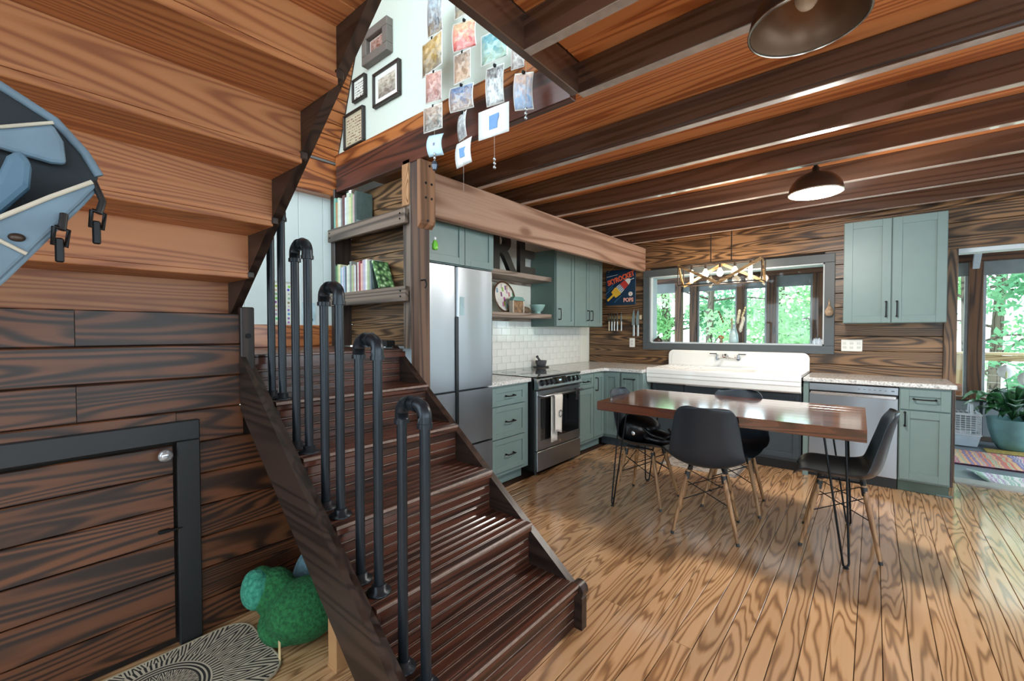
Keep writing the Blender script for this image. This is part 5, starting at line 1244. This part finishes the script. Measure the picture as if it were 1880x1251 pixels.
MB().bbox(gx0-.008, gx1+.008, gy0-.008, gy0+.006, .36, .38, .003).bbox(gx1-.006, gx1+.008, gy0, gy1, .36, .38, .003).bbox(gx0-.008, gx1+.008, gy0-.008, gy0+.006, .125, .14, .003).build('frame', M_cage, cg)
MB().tube([(gx1-.08, gy0+.2, .375), (gx1-.08, gy0+.16, .47), (gx1-.08, gy0+.08, .52), (gx1-.08, gy0+.0, .47), (gx1-.08, gy0-.02, .375)], .014, 8).build('carry_handle', M_cage, cg)
MB().lathe([(.05, 0), (.10, .0), (.11, .025), (.095, .03), (.05, .02)], (.80, 7.40, .132), 20, cap=False).build('bowl', plain('bowl_white', '#e6eaee', .4), cg)

# peace lily
py_, px_ = 7.36, 1.21
lp = thing('peace_lily', 'peace lily with white flowers in a large teal pot', 'potted plant', (px_, py_, 0))
MB().lathe([(0, .004), (.11, .004), (.15, .08), (.19, .24), (.20, .335), (.205, .35), (.19, .35), (.18, .30), (0, .29)], (px_, py_, 0), 28).build('pot', plain('teal_ceramic', '#6f9a9c', .5, var=.08), lp)
MB().lathe([(0, .295), (.182, .295), (0, .31)], (px_, py_, 0), 20).build('soil', plain('soil', '#3a2c22', .95, var=.3), lp)
rg = random.Random(11); lm = [plain('lily_leaf_a', '#2f6a3c', .3, var=.2), plain('lily_leaf_b', '#4a8a52', .3, var=.2), plain('lily_leaf_c', '#235236', .3, var=.2)]
for k in range(40):
    a = rg.uniform(0, 2*math.pi); reach = rg.uniform(.2, .52); h = rg.uniform(.10, .40); w = rg.uniform(.045, .08); dr_ = rg.uniform(.05, .22)
    if math.sin(a) > .1: reach *= .5
    d = Vector((math.cos(a), math.sin(a), 0)); s = Vector((-d.y, d.x, 0)); rows = []
    for i in range(9):
        v = i/8; p = Vector((px_, py_, .33))+d*(reach*v)+Vector((0, 0, h*math.sin(v*1.9)*1.05-dr_*v*v)); ww = w*max(.05, max(0.0, math.sin(math.pi*max(0, (v-.28))/.72))**.8)
        rows.append([p-s*ww+Vector((0, 0, ww*.35)), p, p+s*ww+Vector((0, 0, ww*.35))])
    m = MB(); m.grid(rows); m.build('leaf', lm[k % 3], lp, [('SOLIDIFY', {'thickness': .0015})])
for (dx, dy, zt) in ((-.06, -.03, .87), (.09, -.05, .80)):
    st_ = MB().tube([(px_, py_, .32), (px_+dx*.5, py_+dy*.5, .6), (px_+dx, py_+dy, zt-.06)], .004, 6).build('flower_stem', lm[1], lp)
    rows = []
    for i in range(8):
        v = i/7; ww = .065*max(0.0, math.sin(math.pi*v))**.7+.002
        rows.append([(px_+dx+u*ww, py_+dy-.02+.02*abs(u)+.03*v, zt-.08+.17*v) for u in (-1, -.5, 0, .5, 1)])
    m = MB(); m.grid(rows); m.build('spathe', plain('white_spathe', '#eef0ec', .5), st_, [('SOLIDIFY', {'thickness': .002})])
    MB().tube([(px_+dx, py_+dy-.03, zt-.06), (px_+dx, py_+dy-.028, zt+.01)], .008, 8).build('spadix', plain('spadix', '#d8d49a', .7), st_)
ym = MB().bbox(.98, 1.36, 7.02, 7.26, -.012, .0, .003).build('coir_mat', plain('yellow_coir', '#b39a4f', .95, var=.2, scale=40), label='small yellowish mat edge in front of the lily pot', cat='mat')
MB().box(.98, 1.36, 7.02, 7.035, -.0125, .0012).build('hem', plain('coir_hem', '#8f7a3c', .95), ym)

# rag rugs
def rag(name, seed, cols):
    t = NT(name); tc = t.n('ShaderNodeTexCoord').outputs['Object']
    sp = t.n('ShaderNodeSeparateXYZ', Vector=tc); w_ = t.n('ShaderNodeTexNoise', Vector=t.vmath('MULTIPLY', tc, (3, 9, 1)), Scale=1.0, Detail=2.0).outputs[0]
    f = t.n('ShaderNodeTexNoise', {'noise_dimensions': '1D'}, W=t.math('ADD', t.math('MULTIPLY', t.math('ADD', sp.outputs[0], t.math('MULTIPLY', w_, .07)), 6.0), seed), Scale=1.0, Detail=3.0, Roughness=.8).outputs[0]
    fl = t.n('ShaderNodeTexNoise', Vector=t.vmath('MULTIPLY', tc, (60, 60, 60)), Scale=1.0).outputs[0]
    c = t.ramp(t.math('FRACT', t.math('MULTIPLY', f, 3.0)), [(i/len(cols), hexc(c)) for i, c in enumerate(cols)], 'CONSTANT')
    t.P(Base_Color=t.mix(t.math('MULTIPLY', fl, .18), c, hexc('#d8d2cc')), Roughness=.95, Normal=t.n('ShaderNodeBump', Strength=.6, Distance=.01, Height=fl).outputs[0]); return t.m
r1_ = thing('rag_rug', 'long multicoloured rag rug lying on the porch', 'rug', (1.2, 6.6, -.012))
MB().bbox(.60, 2.3, 6.25, 6.98, -.012, .004, .004).build('weave', rag('rag_a', 1.0, ['#c98aa8', '#e3d8c9', '#7f7fb0', '#d8745f', '#e0b78a', '#9fb8a0', '#c3607a', '#d9ccd8']), r1_)
MB().box(.60, 2.3, 6.25, 6.265, -.0125, .005).box(.60, 2.3, 6.965, 6.98, -.0125, .005).build('hem', plain('rug_hem', '#9a6f86', .95, var=.3), r1_)
r2_ = thing('rag_rug', 'pale rag rug with a curled corner just past the threshold', 'rug', (1.2, 5.85, -.012))
m = MB(); rows = []
for i in range(9):
    v = i/8; y_ = 5.62+.40*v; rows.append([(.70+.10*(1-v)**2*(1-u)+1.5*u, y_, -.008+.045*max(0, (.12-u)/.12)**2*(1-abs(2*v-1)*.6)) for u in [j/16 for j in range(17)]])
m.grid(rows); m.build('weave', rag('rag_b', 5.0, ['#e3dfe0', '#c9b7cf', '#e9e6e6', '#9fc3b0', '#d8d8e3', '#b79ab8', '#efeceb']), r2_, [('SOLIDIFY', {'thickness': .007})])
MB().box(.82, 2.2, 5.62, 5.632, -.012, .001).build('hem', plain('rug_hem', '#9a6f86', .95), r2_)

# ---------------------------------------------------------------- ground and trees outside
struct('ground', MB().box(-60, 60, 8.2, 90, -3.4, -3.0), plain('pale_ground', '#c9cfb8', .95, var=.12, scale=.8))
def leafmat(name, c1, c2):
    t = NT(name); rn = t.n('ShaderNodeTexNoise', Vector=t.n('ShaderNodeTexCoord').outputs['Object'], Scale=1.6, Detail=2.0).outputs[0]
    c = t.ramp(rn, [(.35, hexc(c1)), (.65, hexc(c2))]); t.t.nodes.remove(t.b)
    d = t.n('ShaderNodeBsdfDiffuse', Color=c).outputs[0]; tr = t.n('ShaderNodeBsdfTranslucent', Color=c).outputs[0]
    t.t.links.new(t.n('ShaderNodeMixShader', i0=.5, i1=d, i2=tr).outputs[0], t.out.inputs[0]); return t.m
LM = [leafmat('leaf_green', '#7fb078', '#aed0a0'), leafmat('leaf_deep', '#5f9670', '#93c09a'), leafmat('leaf_light', '#9cc490', '#c8dfbc')]
W_bark = wood('bark', 'Z', '#6d5f54', '#54483f', '#332b26', ring=9, stretch=.2, rough=.9, tone=.1)
def leaves(centres, n, size, seed):
    r = np.random.default_rng(seed); C = np.array([c[:3] for c in centres]); Rr = np.array([c[3] for c in centres])
    idx = r.integers(0, len(C), n); d = r.normal(size=(n, 3)); d /= np.linalg.norm(d, axis=1)[:, None]
    P_ = C[idx]+d*(Rr[idx]*r.random(n)**.45)[:, None]*np.array([1, 1, .7])
    a = r.normal(size=(n, 3)); a /= np.linalg.norm(a, axis=1)[:, None]; b_ = np.cross(a, r.normal(size=(n, 3))); b_ /= np.linalg.norm(b_, axis=1)[:, None]
    s = (size*(.6+.8*r.random(n)))[:, None]
    V = np.stack([P_-a*s, P_+b_*s*.45, P_+a*s, P_-b_*s*.45], 1).reshape(-1, 3)
    return V, [(4*i, 4*i+1, 4*i+2, 4*i+3) for i in range(n)]
def tree(x_, y_, h, rt, seed, label, lm_, n=5000, lo=.1, size=.07, lean=0.0, spread=1.7):
    r = random.Random(seed); z0 = -3.0
    o = thing('tree', label, 'tree', (x_, y_, z0), 'trees outside the house')
    top = Vector((x_+lean*h, y_, z0+h)); base = Vector((x_, y_, z0))
    pth = [base.lerp(top, k/7)+Vector((r.uniform(-.08, .08), r.uniform(-.08, .08), 0)) for k in range(8)]
    MB().tube(pth, [rt*(1-.075*k) for k in range(8)], 9).build('trunk', W_bark, o)
    cs = []
    for k in range(16):
        v = lo+(1-lo)*r.random(); p = base.lerp(top, v); a = r.uniform(0, 6.28); L = spread*r.uniform(.4, 1.0)
        e = p+Vector((math.cos(a)*L, math.sin(a)*L, r.uniform(-.1, .7)))
        MB().tube([p, p.lerp(e, .5)+Vector((0, 0, .1)), e], [rt*.28, rt*.18, .012], 5).build('branch', W_bark, o)
        cs.append((e.x, e.y, e.z, r.uniform(.5, .95)*spread*.55))
    V, F = leaves(cs, n, size, seed); m = MB(); m.v = V.tolist(); m.f = F
    m.build('foliage', lm_, o, kind='stuff')
TR = [(-6.4, 12.5, 9, .12, 'leafy tree seen through the left edge of the window', 0, 4200, .25), (-5.0, 13.5, 10, .16, 'dark-trunked tree left of the window vase', 1, 4200, .3), (-3.4, 12.0, 9, .11, 'leafy tree behind the window vase', 2, 3000, .28),
      (-2.2, 15.0, 11, .13, 'slender tree seen through the middle of the window', 0, 2600, .35), (-1.25, 12.2, 9, .11, 'leaning tree at the right side of the window', 0, 4600, .25), (-.2, 15.5, 10, .14, 'tree behind the right window post', 2, 3000, .3),
      (1.35, 12.0, 8.5, .10, 'branching tree seen through the open doorway', 1, 4200, .3), (2.2, 14.5, 10, .13, 'bright green tree behind the doorway tree', 0, 4200, .25), (3.6, 13.0, 9, .13, 'leafy tree at the right edge of the doorway', 2, 3600, .25), (-8.2, 16, 11, .15, 'far tree left of the window view', 1, 3600, .2), (.8, 19, 12, .16, 'distant tree between window and doorway views', 2, 3600, .2)]
for i, (x_, y_, h, rt, lab, li, n, lo) in enumerate(TR):
    tree(x_, y_, h, rt, 20+i, lab, LM[li], int(n*(1.9 if x_ < .3 else 1.1)), lo, lean=(.05 if i == 4 else random.uniform(-.02, .02)))
